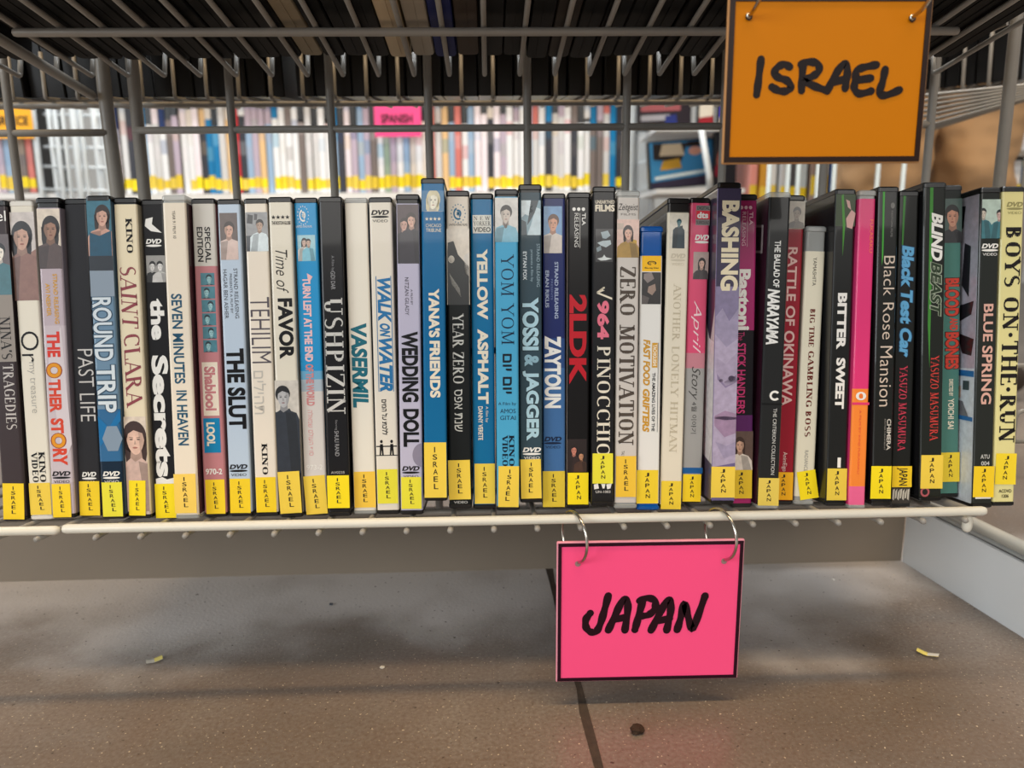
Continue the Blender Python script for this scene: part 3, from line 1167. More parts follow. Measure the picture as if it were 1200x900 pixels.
def d19(p):
    p.swirl(.22, .82, 240, 261, (30, 104, 140))
    p.across('UNITED KING FILMS', .12, .9, 262, 264.5, (50, 48, 46), 'n')
    p.photo(.02, .98, 268, 356, (216, 206, 190), [],
            [([(.05, .18), (.3, .16), (.5, .34), (.98, .5), (.98, 1), (.02, 1), (.02, .3)], (30, 32, 32)), ([(.75, .36), (.98, .3), (.98, .62), (.8, .58)], (206, 200, 190)),
             ([(.1, .58), (.55, .78), (.62, .9), (.2, .72)], (170, 168, 160)), (disc(.2, .4, .14, .05), (226, 220, 206))])
    p.down('YEAR ZERO', 366, 448, .22, .72, (206, 206, 200), 's')
    p.down('שנת אפס'[::-1], 455, 505, .28, .62, (206, 206, 200), 'n')
    p.across('VIDEO', .22, .82, 588, 591, (170, 170, 168), 'b')


def d20(p):
    p.rect(.10, .90, 252, 273, (222, 218, 206), 1)
    p.across('N·E·W', .14, .86, 253.5, 258, (96, 92, 88), 's')
    p.across('YORKER', .13, .87, 259, 264.5, (96, 92, 88), 's')
    p.across('VIDEO', .14, .86, 266, 271.5, (50, 48, 48), 'b')
    p.down('YELLOW', 291, 373, .26, .72, CR, 'B')
    p.down('ASPHALT', 384, 472, .26, .72, CR, 'B')
    p.down('A film by', 475, 494, .56, .70, CR, 'n')
    p.down('DANNY VERETE', 475, 515, .26, .46, CR, 'b')


def d21(p):
    p.photo(.02, .98, 232, 283, (206, 204, 198), [(.46, .38, .52, K, (196, 184, 172), (120, 176, 196), False)])
    p.poly([(.36, 258), (.41, 262), (.46, 263), (.51, 262), (.56, 258), (.52, 266), (.46, 267.5), (.40, 266)], (92, 80, 74), 3, 'cover_photo')
    p.down('YOM YOM', 297, 402, .26, .80, (20, 40, 66), 'w')
    p.down('יום יום'[::-1], 413, 460, .30, .68, (22, 30, 40), 'b')
    p.across('A Film by', .10, .86, 470, 474.5, (36, 62, 84), 'n')
    p.across('AMOS', .18, .84, 478, 483, (36, 62, 84), 'n')
    p.across('GITAI', .18, .84, 486, 491, (36, 62, 84), 'n')
    p.down('KINO', 509, 546, .54, .78, (18, 30, 44), 'S')
    p.down('VIDEO', 509, 546, .26, .50, (18, 30, 44), 'S')


def d22(p):
    p.photo(.12, .94, 235, 275, (126, 156, 168), [],
            [([(0, .0), (.5, 0), (.62, .3), (.4, .45), (.2, .4), (0, .5)], (206, 220, 224)), ([(.5, .0), (.9, 0), (.7, .35), (.45, .6), (.3, .72), (.38, .45)], (30, 46, 56)),
             ([(.75, .2), (1, .25), (1, 1), (.3, 1), (.5, .7)], (188, 206, 212)), ([(0, .55), (.25, .62), (.3, 1), (0, 1)], (50, 70, 80))])
    p.down('STRAND RELEASING', 285, 335, .76, .90, (150, 172, 182), 'n')
    p.down('presents a film by', 292, 329, .48, .62, (150, 172, 182), 'n')
    p.down('EYTAN FOX', 294, 327, .18, .34, (214, 224, 228), 'b')
    p.down('YOSSI', 347, 409, .14, .84, (172, 206, 218), 'B', halo=(34, 50, 58))
    p.down('&', 414, 428, .22, .84, (140, 176, 190), 'B')
    p.down('JAGGER', 433, 516, .14, .84, (172, 206, 218), 'B', halo=(34, 50, 58))
    p.dvd(524, WH, .12, .92)


def d23(p):
    p.photo(.06, .84, 242, 296, (108, 150, 192), [(.5, .36, .62, (92, 58, 40), (206, 150, 122), (206, 196, 186), False)])
    p.down('STRAND RELEASING', 306, 372, .52, .68, (168, 180, 204), 'b')
    p.down('PRESENTS', 326, 350, .36, .44, (110, 124, 170), 'n')
    p.down('ERAN RIKLIS', 316, 359, .12, .28, (168, 180, 204), 'b')
    p.down('ZAYTOUN', 392, 477, .08, .80, WH, 'B')
    p.dvd(511, (24, 36, 62), .06, .82)


def d24(p):
    for k in range(3):
        p.poly(disc(.28 + .2 * k, 245.5, .075, 2.1, 12), WH)
    p.down('TLA', 250, 264, .62, .78, WH, 'b')
    p.down('RELEASING', 250, 289, .30, .48, WH, 'l')
    p.rect(.53, .545, 250, 290, WH)
    p.down('2LDK', 344, 449, .10, .84, (196, 30, 44), 'B')
    p.photo(.02, .86, 514, 553, (36, 24, 22), [(.34, .34, .34, (30, 18, 16), (206, 132, 112), (46, 30, 28), True), (.72, .52, .3, (26, 16, 16), (196, 140, 104), (74, 48, 36), True)])


def d25(p):
    p.across('UNEARTHED', .12, .94, 235, 239, CR, 'b')
    p.across('FILMS', .12, .94, 240, 248, CR, 'B')
    p.photo(.14, .88, 268, 306, (34, 34, 36), [],
            [([(.3, .1), (.7, .05), (.85, .2), (.6, .3), (.4, .28)], (150, 166, 172)), ([(.1, .42), (.4, .36), (.85, .34), (.9, .46), (.6, .56), (.3, .5)], (176, 190, 194)),
             ([(.05, .58), (.3, .5), (.34, .64), (.1, .7)], (126, 142, 148)), ([(.1, .9), (.4, .86), (.5, .78), (.6, .86), (.95, .9), (.6, .95), (.3, .96)], (210, 216, 214)), ([(.35, .3), (.6, .32), (.5, .37)], (60, 66, 70))])
    p.down('√', 335, 350, .2, .86, CR, 'l')
    p.down('964', 351, 396, .22, .74, (228, 116, 138), 'B')
    p.down('PINOCCHIO', 404, 534, .22, .82, (230, 222, 204), 's')
    p.across('UN-1003', .2, .84, 575.5, 578.5, GREY, 'b')
    p.poly([(.12, 568), (.3, 567), (.34, 573), (.14, 574)], WH)
    p.poly([(.44, 567.5), (.62, 567.5), (.58, 573), (.5, 573)], WH)
    p.poly([(.66, 568), (.9, 567), (.84, 573), (.7, 574)], WH)


def d26(p):
    p.across('Zeitgeist', .06, .90, 239, 249, (48, 44, 44), 'n', shear=.3)
    p.across('FILMS', .18, .82, 250, 252.5, (110, 104, 100), 'n')
    p.photo(.02, .96, 257, 301, (224, 190, 176), [(.52, .36, .42, (42, 26, 24), (224, 178, 156), (170, 134, 60), True)],
            [([(.6, .5), (.9, .55), (.9, 1), (.5, 1)], (196, 158, 62)), ([(.0, .1), (.3, .1), (.3, .26), (0, .26)], (196, 176, 160))])
    p.down('ZERO', 311, 368, .14, .84, (84, 74, 66), 'S')
    p.down('MOTIVATION', 379, 521, .14, .84, (84, 74, 66), 'S')
    p.down('TALYA LAVIE', 528, 545, .3, .42, (84, 74, 66), 'n')


def d27(p):
    p.rect(.10, .92, 301, 319, (246, 190, 30), .8)
    for a0, a1, rx, ry in ((100, 400, .20, 2.6), (100, 380, .10, 1.2)):
        o = disc(.52, 309.5, rx, ry, 10, a0, a1)
        q = disc(.52, 309.5, rx * .7, ry * .7, 10, a0, a1)
        for i in range(10):
            p.poly([o[i], o[i + 1], q[i + 1], q[i]], K, 2)
    p.across('Blu-ray Disc', .22, .82, 314, 316.5, K, 'b')
    p.photo(.10, .92, 320, 357, (34, 30, 30), [],
            [([(.1, .05), (.5, .0), (.65, .2), (.3, .34), (.1, .2)], (132, 120, 116)), ([(.35, .45), (.7, .36), (.75, .56), (.55, .72), (.3, .62)], (150, 126, 112)), ([(0, .7), (.4, .8), (.3, 1), (0, 1)], (84, 76, 74))])
    p.down('FAST FOOD', 398, 452, .20, .50, (206, 152, 46), 'B', shear=.18)
    p.down('GRIFTERS', 456, 507, .20, .50, (206, 152, 46), 'B', shear=.18)
    p.rect(.58, .82, 402, 431, (214, 160, 50), 1)
    p.down('TACHIGUISHI', 404, 429, .62, .78, (246, 240, 224), 'b')
    p.down('THE AMAZING LIVES OF THE', 437, 506, .60, .74, (40, 38, 38), 'b')
    p.rect(.84, .86, 402, 507, (40, 38, 38), 1)


def d28(p):
    p.photo(.12, .92, 250, 290, (226, 220, 204), [(.5, .26, .26, (46, 82, 92), (90, 130, 138), (28, 52, 62), False)], [([(.3, .4), (.7, .34), (.82, 1), (.44, 1)], (24, 40, 50))])
    p.dvd(296, (204, 194, 172), .2, .84)
    p.down('ANOTHER', 331, 398, .36, .70, (196, 184, 158), 's')
    p.down('LONELY HITMAN', 404, 530, .36, .70, (196, 184, 158), 's')


def d29(p):
    p.rect(.30, .98, 239, 262, (140, 134, 132), .6)
    p.across('DIGITAL', .36, .96, 240, 244, (70, 66, 66), 'b')
    p.rect(.32, .98, 245, 255, (214, 60, 74), .8)
    p.across('dts', .36, .90, 246.5, 254, WH, 'B')
    p.across('SURROUND', .34, .96, 257, 261, (70, 66, 66), 'n')
    p.dvd(273, WH, .28, .96, False, 10)
    p.photo(.24, .98, 293, 325, (168, 146, 140), [(.55, .42, .44, (24, 20, 24), (208, 168, 150), (60, 52, 54), True)])
    p.down('April', 350, 412, .22, .72, (236, 206, 210), 'l', shear=.4)
    p.down('Story', 428, 468, .20, .74, (66, 62, 60), 'l', shear=.4)
    p.down('4월 이야기', 470, 508, .36, .62, (66, 62, 60), 'n')
    p.rect(.0, 1, 549, 556, (34, 92, 150), 1)


def d30(p):
    p.rect(.02, 1, 222, 335, (62, 56, 78), .3)
    p.down('BASHING', 236, 340, .20, .94, (222, 210, 180), 'B')
    p.photo(.02, 1, 335, 588, (170, 158, 184), [],
            [([(0, 0), (1, 0), (1, .10), (.6, .16), (.3, .10), (0, .14)], (124, 114, 146)), ([(0, .14), (.3, .10), (.6, .16), (1, .1), (1, .24), (.5, .28), (0, .22)], (150, 140, 168)),
             ([(.1, .33), (.5, .36), (1, .30), (1, .44), (.5, .46), (.08, .40)], (160, 148, 174)), ([(.1, .40), (.4, .445), (.95, .41), (1, .44), (.5, .47), (.14, .43)], (134, 120, 152)),
             (disc(.76, .425, .15, .013), (72, 58, 84)), (disc(.30, .435, .08, .008), (112, 96, 124)),
             ([(.05, .60), (.5, .575), (1, .59), (1, .68), (.5, .70), (.05, .645)], (152, 126, 156)), ([(.05, .604), (.5, .602), (1, .606), (1, .616), (.5, .620), (.05, .612)], (86, 68, 98)),
             ([(.1, .72), (.6, .74), (1, .72), (1, .78), (.5, .80)], (154, 144, 172)), ([(0, .84), (1, .82), (1, 1), (0, 1)], (104, 94, 140))])


def d31(p):
    for k in range(3):
        p.poly(disc(.28 + .2 * k, 246, .075, 2.1, 12), (240, 206, 222))
    p.down('TLA', 251, 266, .64, .80, (240, 206, 222), 'b')
    p.down('RELEASING', 251, 290, .32, .48, (240, 206, 222), 'l')
    p.rect(.55, .565, 250, 291, (240, 206, 222))
    p.down('Bastoni', 317, 388, .16, .74, WH, 'B')
    p.down('The', 390, 400, .2, .5, (206, 60, 120), 'l')
    p.down('STICK HANDLERS', 403, 486, .20, .58, (206, 60, 120), 'b')
    p.photo(.0, .98, 507, 553, (96, 74, 64), [(.4, .36, .46, (62, 38, 28), (216, 172, 146), (226, 216, 204), True)])


def d32(p):
    p.down('THE BALLAD OF', 282, 336, .34, .62, (226, 226, 222), 'b')
    p.down('NARAYAMA', 338, 403, .12, .66, (230, 230, 226), 'B', shear=.2)
    o, q = disc(.62, 463, .24, 6, 18, 40, 320), disc(.62, 463, .14, 3.4, 18, 40, 320)
    for i in range(18):
        p.poly([o[i], o[i + 1], q[i + 1], q[i]], WH, 2)
    p.rect(.04, .98, 472, 474, (18, 18, 18), 1)
    p.down('THE CRITERION COLLECTION', 478, 557, .58, .74, (206, 206, 202), 'n')


def d33(p):
    p.photo(.2, 1, 240, 271, (178, 168, 150), [(.5, .46, .5, (70, 60, 52), (146, 130, 112), (96, 84, 72), False)])
    p.down('RATTLE OF', 293, 384, .26, .72, (226, 190, 184), 'b')
    p.down('OKINAWA', 390, 478, .22, .74, (226, 190, 184), 'b')
    p.down('AnimEigo', 533, 556, .36, .62, (226, 200, 196), 'n')


def d34(p):
    p.down('YAMASHITA', 302, 335, .40, .58, (74, 68, 60), 'n')
    p.down('BIG TIME', 362, 406, .36, .62, (110, 42, 34), 'S')
    p.down('GAMBLING BOSS', 411, 512, .36, .66, (110, 42, 34), 'S')
    p.down('RADIANCE', 528, 553, .42, .60, (150, 146, 138), 'n')


def d35(p):
    p.rect(.05, .98, 228, 265, (62, 78, 52), .3)
    p.poly([(.30, 230), (.40, 228), (.52, 264), (.44, 300), (.40, 262)], (74, 150, 52), .6)
    p.poly([(.52, 234), (.7, 236), (.78, 246), (.62, 243)], (206, 168, 160), .8)
    p.poly([(.55, 256), (.8, 246), (1, 250), (.86, 268), (.6, 266)], (214, 172, 164), .8)
    p.down('BITTER', 342, 408, .28, .72, WH, 'B')
    p.down('SWEET', 418, 478, .30, .74, WH, 'B')
    p.across('1', .52, .68, 536, 548, WH, 'b')


def d36(p):
    p.down('FUKASAKU', 258, 296, .68, .86, (246, 130, 70), 'n')
    p.poly(disc(.5, 463.5, .3, 5, 14), WH, 1)
    p.across('e', .38, .62, 460.5, 466.5, (240, 120, 40), 'B')
    p.rect(0, 1, 471, 474, (226, 60, 110), .8)
    p.down('A FILM BY KINJI FUKASAKU', 480, 556, .4, .56, (226, 90, 60), 'n')


def d37(p):
    p.poly([(.22, 222), (.32, 222), (.30, 300), (.24, 310)], (70, 170, 60), .6)
    p.poly(disc(.70, 241, .1, 3.5, 14), (120, 120, 116), 1)
    p.down('FANTOMA FILMS', 247, 277, .62, .72, (140, 138, 134), 'n')
    p.down('Black Rose', 299, 396, .34, .86, (214, 196, 180), 'l')
    p.down('Mansion', 404, 475, .26, .84, (214, 196, 180), 'l')
    p.down('CHIMERA', 490, 527, .66, .86, (206, 200, 190), 'b')
    p.down('ENTERTAINMENT', 490, 527, .54, .60, (150, 146, 140), 'n')


def d38(p):
    p.poly([(.22, 230), (.34, 230), (.26, 300), (.20, 300)], (60, 128, 52), .6)
    p.down('Black Test Car', 290, 420, .22, .80, (98, 166, 208), 'B', 3, shear=.15, halo=(36, 64, 92))
    p.down('YASUZO MASUMURA', 430, 531, .26, .66, (198, 62, 84), 's')
    p.poly([(.05, 574), (.5, 575), (.95, 573), (.95, 598), (.5, 596), (.05, 599)], (62, 58, 54), 1)
    for k in range(7):
        p.poly([(.1 + .12 * k, 577 + 2 * (k % 3)), (.2 + .12 * k, 576), (.16 + .12 * k, 590 - 3 * (k % 2)), (.08 + .12 * k, 588)], (190, 184, 170), 2)


def d39(p):
    p.poly([(.28, 220), (.42, 218), (.40, 330), (.36, 430), (.26, 380)], (66, 136, 56), .5)
    p.down('BLIND', 249, 305, .36, .84, WH, 'B', shear=.25)
    p.down('BEAST', 306, 369, .36, .80, (46, 60, 42), 'b', 3, shear=.25, halo=(150, 160, 140))
    p.down('YASUZO MASUMURA', 415, 516, .40, .78, (206, 66, 60), 's')
    p.poly(disc(.24, 577, .2, 6, 14), (176, 90, 96), 1)
    p.poly(disc(.24, 577, .12, 3.6, 14), (40, 38, 38), 2)


def d40(p):
    p.photo(.04, .98, 233, 284, (70, 92, 86), [(.52, .40, .74, (22, 20, 20), (196, 142, 116), (40, 40, 42), False)])
    p.down('BLOOD', 325, 369, .20, .88, (206, 70, 56), 'B', halo=(60, 34, 30))
    p.down('AND', 371, 386, .44, .84, (206, 70, 56), 'B')
    p.down('BONES', 388, 431, .24, .90, (206, 70, 56), 'B', halo=(60, 34, 30))
    p.down('DIRECTED BY', 443, 463, .44, .64, CR, 'b')
    p.down('YOICHI SAI', 466, 502, .40, .70, CR, 'b')


def d41(p):
    p.photo(.10, .98, 233, 278, (182, 202, 190), [(.08, .36, .36, (26, 30, 30), (206, 196, 180), (60, 120, 130), False), (.94, .4, .36, (26, 30, 30), (206, 176, 166), (60, 120, 130), False)],
            [([(0, .72), (1, .66), (1, 1), (0, 1)], (96, 150, 160))])
    p.dvd(284, WH, .12, .92)
    p.down('BLUE', 354, 398, .30, .76, (216, 170, 156), 'b')
    p.down('SPRING', 403, 472, .28, .78, (216, 170, 156), 'b')
    p.across('ATU', .34, .78, 532, 537, (190, 190, 186), 'b')
    p.across('004', .38, .78, 540, 545, (190, 190, 186), 'b')
    p.rect(.14, .9, 581, 585, WH, 1)


def d42(p):
    p.dvd(237, (150, 144, 96), .22, .92)
    p.down('BOYS ON', 266, 386, .20, .92, (34, 30, 30), 'S')
    p.poly(disc(.57, 391, .09, 2.6, 12), (34, 30, 30), 2)
    p.down('THE', 398, 450, .20, .92, (34, 30, 30), 'S')
    p.poly(disc(.55, 455, .09, 2.6, 12), (34, 30, 30), 2)
    p.down('RUN', 461, 518, .18, .92, (34, 30, 30), 'S')
    p.across('ACDVD', .28, .84, 574, 578, (60, 56, 44), 'b')
    p.across('1206', .42, .72, 580, 584, (60, 56, 44), 'b')


case('dark brown case cropped at the row end, white serif title and pale dancer photo', -294.4, -296.7, 14, 30, 0, 236, 612, (64, 55, 57), d01, stk=(.06, .95, 567, 610, Y1, -2))
case('off-white case with thin black title and dark-haired woman in profile', -279.4, -282.4, 14, 31.9, 0, 237, 611, (230, 224, 208), d02, pt=237, shell='white', stk=(.04, .94, 567, 605, Y2, 0, .3))
case('lilac case with red title letters and yellow round O letters', -265, -265.6, 14, 29.4, 1.4, 232, 608, (190, 176, 184), d03, pt=244, bands=[(380, 565, (202, 190, 196))], stk=(.06, .84, 567, 607, Y1, 0, .2))
case('plain charcoal case with thin grey capital title, second black one from the left', -250.8, -251.4, 14, 33, 1.3, 234, 606, (46, 46, 49), d04, pt=241, stk=(.06, .92, 564, 605, Y1, -1, .2))
case('blue case with woman in teal gown and big silver outlined title', -233.1, -233.8, 14, 24.4, 1.4, 229.5, 609, (112, 142, 166), d05, pt=233, bands=[(478, 540, (54, 106, 150)), (540, 612, (24, 42, 60))], stk=(.08, .92, 565, 606, Y3, 0, .3))
case('cream case with wine-red title above a pale young woman facing front', -218.9, -219.5, 14, 26.9, .6, 232, 609, (234, 221, 190), d06, pt=240, bands=[(600, 612, (206, 190, 184))], stk=(.10, .80, 563, 605, Y4, -2, .1))
case('black case with large white rounded lowercase title and tiny monochrome photo', -204.4, -205.3, 14, 30.4, 0, 237.5, 611, (32, 32, 34), d07, pt=243, stk=(.06, .94, 570, 611, Y4, 0, .25))
case('clear case with cream spine and narrow teal title, small print at its top', -188.8, -189.5, 14, 22.5, 1, 229, 609, (236, 224, 204), d08, pt=238, pb=604, shell='clear', right=(70, 44, 50), stk=(.0, .92, 555, 602, (246, 208, 95), 0, .1))
case('pink case with strip of six teal portraits and cream title plate', -174.6, -175.3, 14, 29.3, .2, 233, 607, (192, 128, 132), d09, pt=239, bands=[(236, 311, (206, 202, 192))], stk=(.12, .94, 562, 603, Y1, 0, .2))
case('pale blue case with heavy black condensed title under a seated woman photo', -159.9, -161, 14, 31.1, 0, 236, 608, (190, 206, 222), d10, pt=242, stk=(.06, .94, 563, 604, Y1, -1, .2))
case('cream case with thin grey title, grey Hebrew title and wheelchair photo', -143.7, -144.6, 14, 29.5, 0, 234, 607, (236, 225, 208), d11, pt=240, stk=(.06, .92, 560, 602, Y1, 0, .2))
case('cream case with four stars, script title and man in leather jacket', -128.2, -129.3, 14, 25.5, 0, 232, 608, (228, 221, 203), d12, pt=237, bands=[(552, 610, (30, 36, 46))], stk=(.02, .94, 553, 603, Y2, 2, .2))
case('sky blue case fading to pale at its foot, pink title with an arrow', -113.9, -115.1, 14, 28.6, 0, 235, 608, (42, 150, 206), d13, pt=240, bands=[(436, 446, (110, 172, 206)), (446, 460, (176, 190, 200)), (460, 610, (214, 208, 202))], stk=(.04, .96, 560, 606, Y2, 3, .2))
case('black case with tall silver serif title ending in a large N', -99.5, -100, 14, 25.9, 0, 232, 607, (28, 28, 30), d14, pt=238, stk=(.02, .96, 558, 597, Y4, 0, .1))
case('clear case with cream spine and ragged teal capitals, otherwise unprinted', -84.7, -85.7, 14, 30.2, 0, 236, 607, (236, 229, 213), d15, pt=240, pb=605, shell='clear', right=(36, 92, 132), stk=(.06, .98, 556, 599, (244, 200, 70), 0, .1))
case('cream case with slanted blue title between blue lines, two stick figures below', -70.4, -71, 14, 28.7, 0, 234, 606, (230, 222, 206), d16, pt=240, stk=(.06, .94, 552, 593, Y3, 0, .15))
case('lavender case with black condensed title and two smiling women on top', -55.6, -54.3, 14, 23.7, .7, 228, 604, (190, 186, 206), d17, pt=239, stk=(.06, .92, 559, 597, Y3, 0, .2))
case('deep blue case standing highest in the row, blonde face above cream title', -40.8, -39.2, 14, 21, 9.3, 209.5, 588, (16, 104, 154), d18, pt=216, stk=(.02, .96, 518, 584, Y2, 0, .1))
case('black case with cream top, monochrome photo and pale serif title with Hebrew', -26.5, -25, 14, 26.8, 3.1, 224, 597, (26, 29, 29), d19, pt=231, bands=[(226, 270, (218, 208, 192))], stk=(.0, .94, 539, 586, Y2, 1, .1))
case('deep blue case with wide cream title and white square company plate', -11.9, -10.7, 14, 30, 2, 227, 597, (18, 108, 154), d20, pt=234, stk=(.08, .96, 543, 591, Y2, 0, .1))
case('light blue case with bearded man in denim shirt and dark serif title', 2.4, 3.8, 14, 21.2, 2.7, 222, 599, (76, 166, 206), d21, pt=231, stk=(.08, .96, 546, 595, Y2, -1, -.2))
case('slate case with pale blue blocky title and close-up kiss photo', 16.7, 18, 14, 25.4, 6.2, 216.5, 590, (54, 74, 84), d22, pt=226, stk=(.04, .92, 538, 585, Y2, 1, -.1))
case('navy case fading to mid blue, man in profile and white block title', 30.9, 32.5, 14, 30, 1.7, 227, 596, (34, 44, 98), d23, pt=230, bands=[(395, 430, (48, 78, 130)), (430, 600, (66, 108, 158))], stk=(.0, .96, 552, 595, (222, 194, 60), 0, .1))
case('black case with big red title of one digit and three letters', 45.2, 47.3, 14, 27.1, 1.6, 226, 597, (24, 22, 22), d24, word='JAPAN', pt=233, left=(226, 206, 190), stk=(.04, .94, 554, 592, Y4, 0, .2))
case('black clear-sleeved case with pink number and cream serif title, scratched face photo', 59.4, 61.6, 14, 22.2, 4, 219, 594, (32, 32, 34), d25, word='JAPAN', pt=226, stk=(.06, .94, 531, 567, Y3, 0, .1))
case('grey-white case with brown stencil-like serif title and dark-haired woman', 73.7, 76.3, 14, 23.9, 1.7, 224, 597, (207, 200, 192), d26, pt=232, pb=590, shell='clear', stk=(.06, .94, 534, 583, (240, 196, 62), 0, .1))
case('short blue-topped disc case with yellow band and gold slanted title', 87.9, 90.5, 14, 26, 0, 267, 600, (230, 228, 222), d27, word='JAPAN', pt=301, pb=592, shell='blue', H=.1715, stk=(-.02, .92, 552, 592, (240, 208, 50), 0, .1))
case('ivory case with faint embossed-looking beige title and teal standing figure', 102.2, 107.4, 14, 28, .3, 232, 597, (228, 219, 198), d28, word='JAPAN', pt=248, pb=596, bands=[(232, 249, (120, 118, 110))], left=(60, 58, 56), stk=(.06, .94, 564, 598, (240, 208, 60), 0, .1), H=.188)
case('pink case turning grey below, leaning right, with red audio mark and handwritten title', 116.4, 121.6, 12.5, 30, 2.8, 230, 592, (216, 82, 116), d29, word='JAPAN', pt=236, bands=[(412, 430, (196, 130, 140)), (430, 596, (160, 158, 154))], left=(222, 204, 200), stk=(.04, .94, 557, 590, Y1, 0, .1), H=.186)
CB, BP = case('lilac case showing huge pale face, cream block title down its dark top', 131, 134.4, 14, 17, 4.8, 215, 592, (132, 122, 164), d30, word='JAPAN', pt=222, left=(206, 202, 200), stk=(-.02, 1, 547, 584, Y2, 0, .1))
case('magenta and black case with white rounded title', 146.4, 148.6, 13.5, 28.4, 0, 230.5, 598, (166, 44, 106), d31, word='JAPAN', pt=238, bands=[(388, 488, (26, 22, 26)), (488, 507, (92, 40, 98))], stk=(-.04, .96, 553, 587, (232, 196, 50), 0, .1))
CN, NP = case('wide frosted case with black spine and white brush title, white letter C below', 160.6, 166.8, 13.5, 22.7, 0, 226, 598, (36, 37, 37), d32, word='JAPAN', pt=232, shell='clear', left=(58, 26, 40), stk=(.04, .98, 561, 594, (226, 200, 90), 0, .1))
case('red case with pale pink capitals tucked behind the frosted case', 174.4, 180.5, 12.6, 33, 0, 233, 596, (152, 30, 46), d33, word='JAPAN', pt=240, bands=[(240, 272, (178, 168, 150)), (586, 596, (120, 30, 20))], stk=(.0, .96, 557, 590, (244, 180, 30), 0, .1))
case('short clear case with cream spine and maroon slab title, tilted sticker', 187.2, 193.4, 12.6, 31.8, 0, 266, 593, (226, 219, 196), d34, word='JAPAN', pt=295, pb=583, shell='clear', H=.1715, stk=(.18, 1.1, 552, 586, Y4, 10, .1))
case('black case with pink blossom over green at top and white bold title', 202.5, 206.2, 12.6, 21.6, 1.3, 222, 594, (31, 32, 31), d35, word='JAPAN', pt=228, left=(30, 30, 32), stk=(.04, 1, 549, 587, (230, 202, 74), 0, .1))
case('slim hot pink case with orange lower band and no yellow sticker', 215.3, 219.1, 10.5, 18.6, 0, 224, 598, (226, 58, 120), d36, word='JAPAN', pt=234, pb=596, bands=[(455, 571, (246, 138, 56)), (571, 598, (236, 104, 150))], shell='clear', left=(216, 60, 116))
case('black case with green streak and thin cream title in curly lowercase letters', 228.7, 229.8, 12.6, 17.3, 1.8, 219, 594, (32, 33, 31), d37, word='JAPAN', pt=222, left=(26, 26, 28), stk=(-.06, .92, 546, 585, Y4, -1, .1))
case('black case with sky blue script title and torn label at its foot', 242.5, 244.4, 12.6, 21.4, 0, 227, 598, (30, 31, 29), d38, word='JAPAN', pt=231, stk=(.04, 1, 549, 574, (238, 200, 40), 0, 0, True))
case('black-green case with white slanted title over red name', 258.4, 257.2, 14, 17.9, 4.2, 214, 588, (34, 37, 33), d39, word='JAPAN', pt=218, left=(26, 26, 28), stk=(.04, 1, 533, 573, Y2, -1, .1))
case('teal-green case with a man\'s face at top and red title', 275.7, 273.6, 12.6, 26.7, 4.1, 217.5, 584, (78, 126, 116), d40, word='JAPAN', pt=222, bands=[(220, 240, (40, 44, 42))], stk=(.08, 1, 530, 565, (238, 210, 60), 0, .1))
CS, CP = case('black case with salmon brush title, its pale illustrated side showing', 288.5, 288.9, 12.6, 14, .3, 219, 596, (40, 43, 40), d41, word='JAPAN', pt=226, left=(196, 204, 214), stk=(.02, 1.02, 546, 583, (244, 206, 40), -1, .1))
case('pale yellow case with heavy black serif title at the right end of the row', 301.4, 302.5, 14, 15.2, .9, 219, 594, (224, 216, 152), d42, word='JAPAN', pt=223, stk=(.10, 1.0, 531, 568, (242, 214, 50), -1, -.1))


def side_art(c, P, shapes, name='side_print'):
    """printing on the left face of a case: points as (depth from the spine in mm, photo-height mark)"""
    mats, mb = [], MB()
    for k, (pts, col) in enumerate(shapes):
        mats.append(print_mat(col))
        mb.add([(.00024 - .00004 * k, d / 1000, P.z(y)) for d, y in pts], [tuple(range(len(pts)))], k)
    mb.build(name, mats, next(ch for ch in c.children if ch.name.startswith('sleeve')))


side_art(CS, CP, [([(2, 226), (40, 226), (40, 430), (2, 430)], (176, 172, 184)), ([(2, 430), (40, 430), (40, 594), (2, 594)], (206, 214, 222)),
                  ([(14, 236), (40, 232), (40, 270), (16, 262)], (30, 30, 36)), ([(20, 262), (40, 270), (40, 330), (24, 310)], (40, 38, 44)), ([(8, 285), (14, 280), (16, 330), (9, 345)], (36, 34, 40)),
                  ([(4, 350), (22, 356), (18, 374), (6, 366)], (34, 30, 36)), ([(3, 395), (18, 388), (14, 412), (5, 415)], (44, 26, 30)), ([(20, 240), (24, 240), (24, 252), (20, 252)], (232, 232, 232)),
                  ([(2, 433), (40, 431), (40, 438), (2, 440)], (40, 104, 166)), ([(16, 442), (34, 442), (34, 466), (16, 462)], (30, 28, 30)), ([(14, 452), (26, 452), (26, 468), (14, 466)], (206, 172, 152)),
                  ([(6, 445), (12, 445), (12, 456), (6, 456)], (60, 66, 72)), ([(12, 470), (36, 466), (40, 490), (6, 488)], (110, 110, 116)), ([(2, 488), (40, 486), (40, 491), (2, 493)], (40, 104, 166)),
                  ([(22, 506), (36, 506), (36, 530), (22, 530)], (50, 90, 150))])
side_art(CB, BP, [([(2, 224), (30, 224), (30, 345), (10, 400), (2, 360)], (60, 56, 74)), ([(2, 400), (12, 395), (20, 520), (12, 560), (2, 520)], (226, 222, 222)), ([(20, 400), (60, 380), (60, 580), (10, 590), (24, 520)], (74, 66, 66)),
                  ([(2, 545), (40, 530), (60, 590), (2, 590)], (84, 76, 92))])
side_art(CN, NP, [([(2, 232), (60, 232), (60, 594), (2, 594)], (62, 28, 44)), ([(8, 262), (22, 258), (22, 261), (8, 265)], (216, 206, 204)), ([(8, 262), (11, 262), (11, 295), (8, 295)], (216, 206, 204)), ([(8, 292), (22, 289), (22, 292), (8, 295)], (216, 206, 204))])
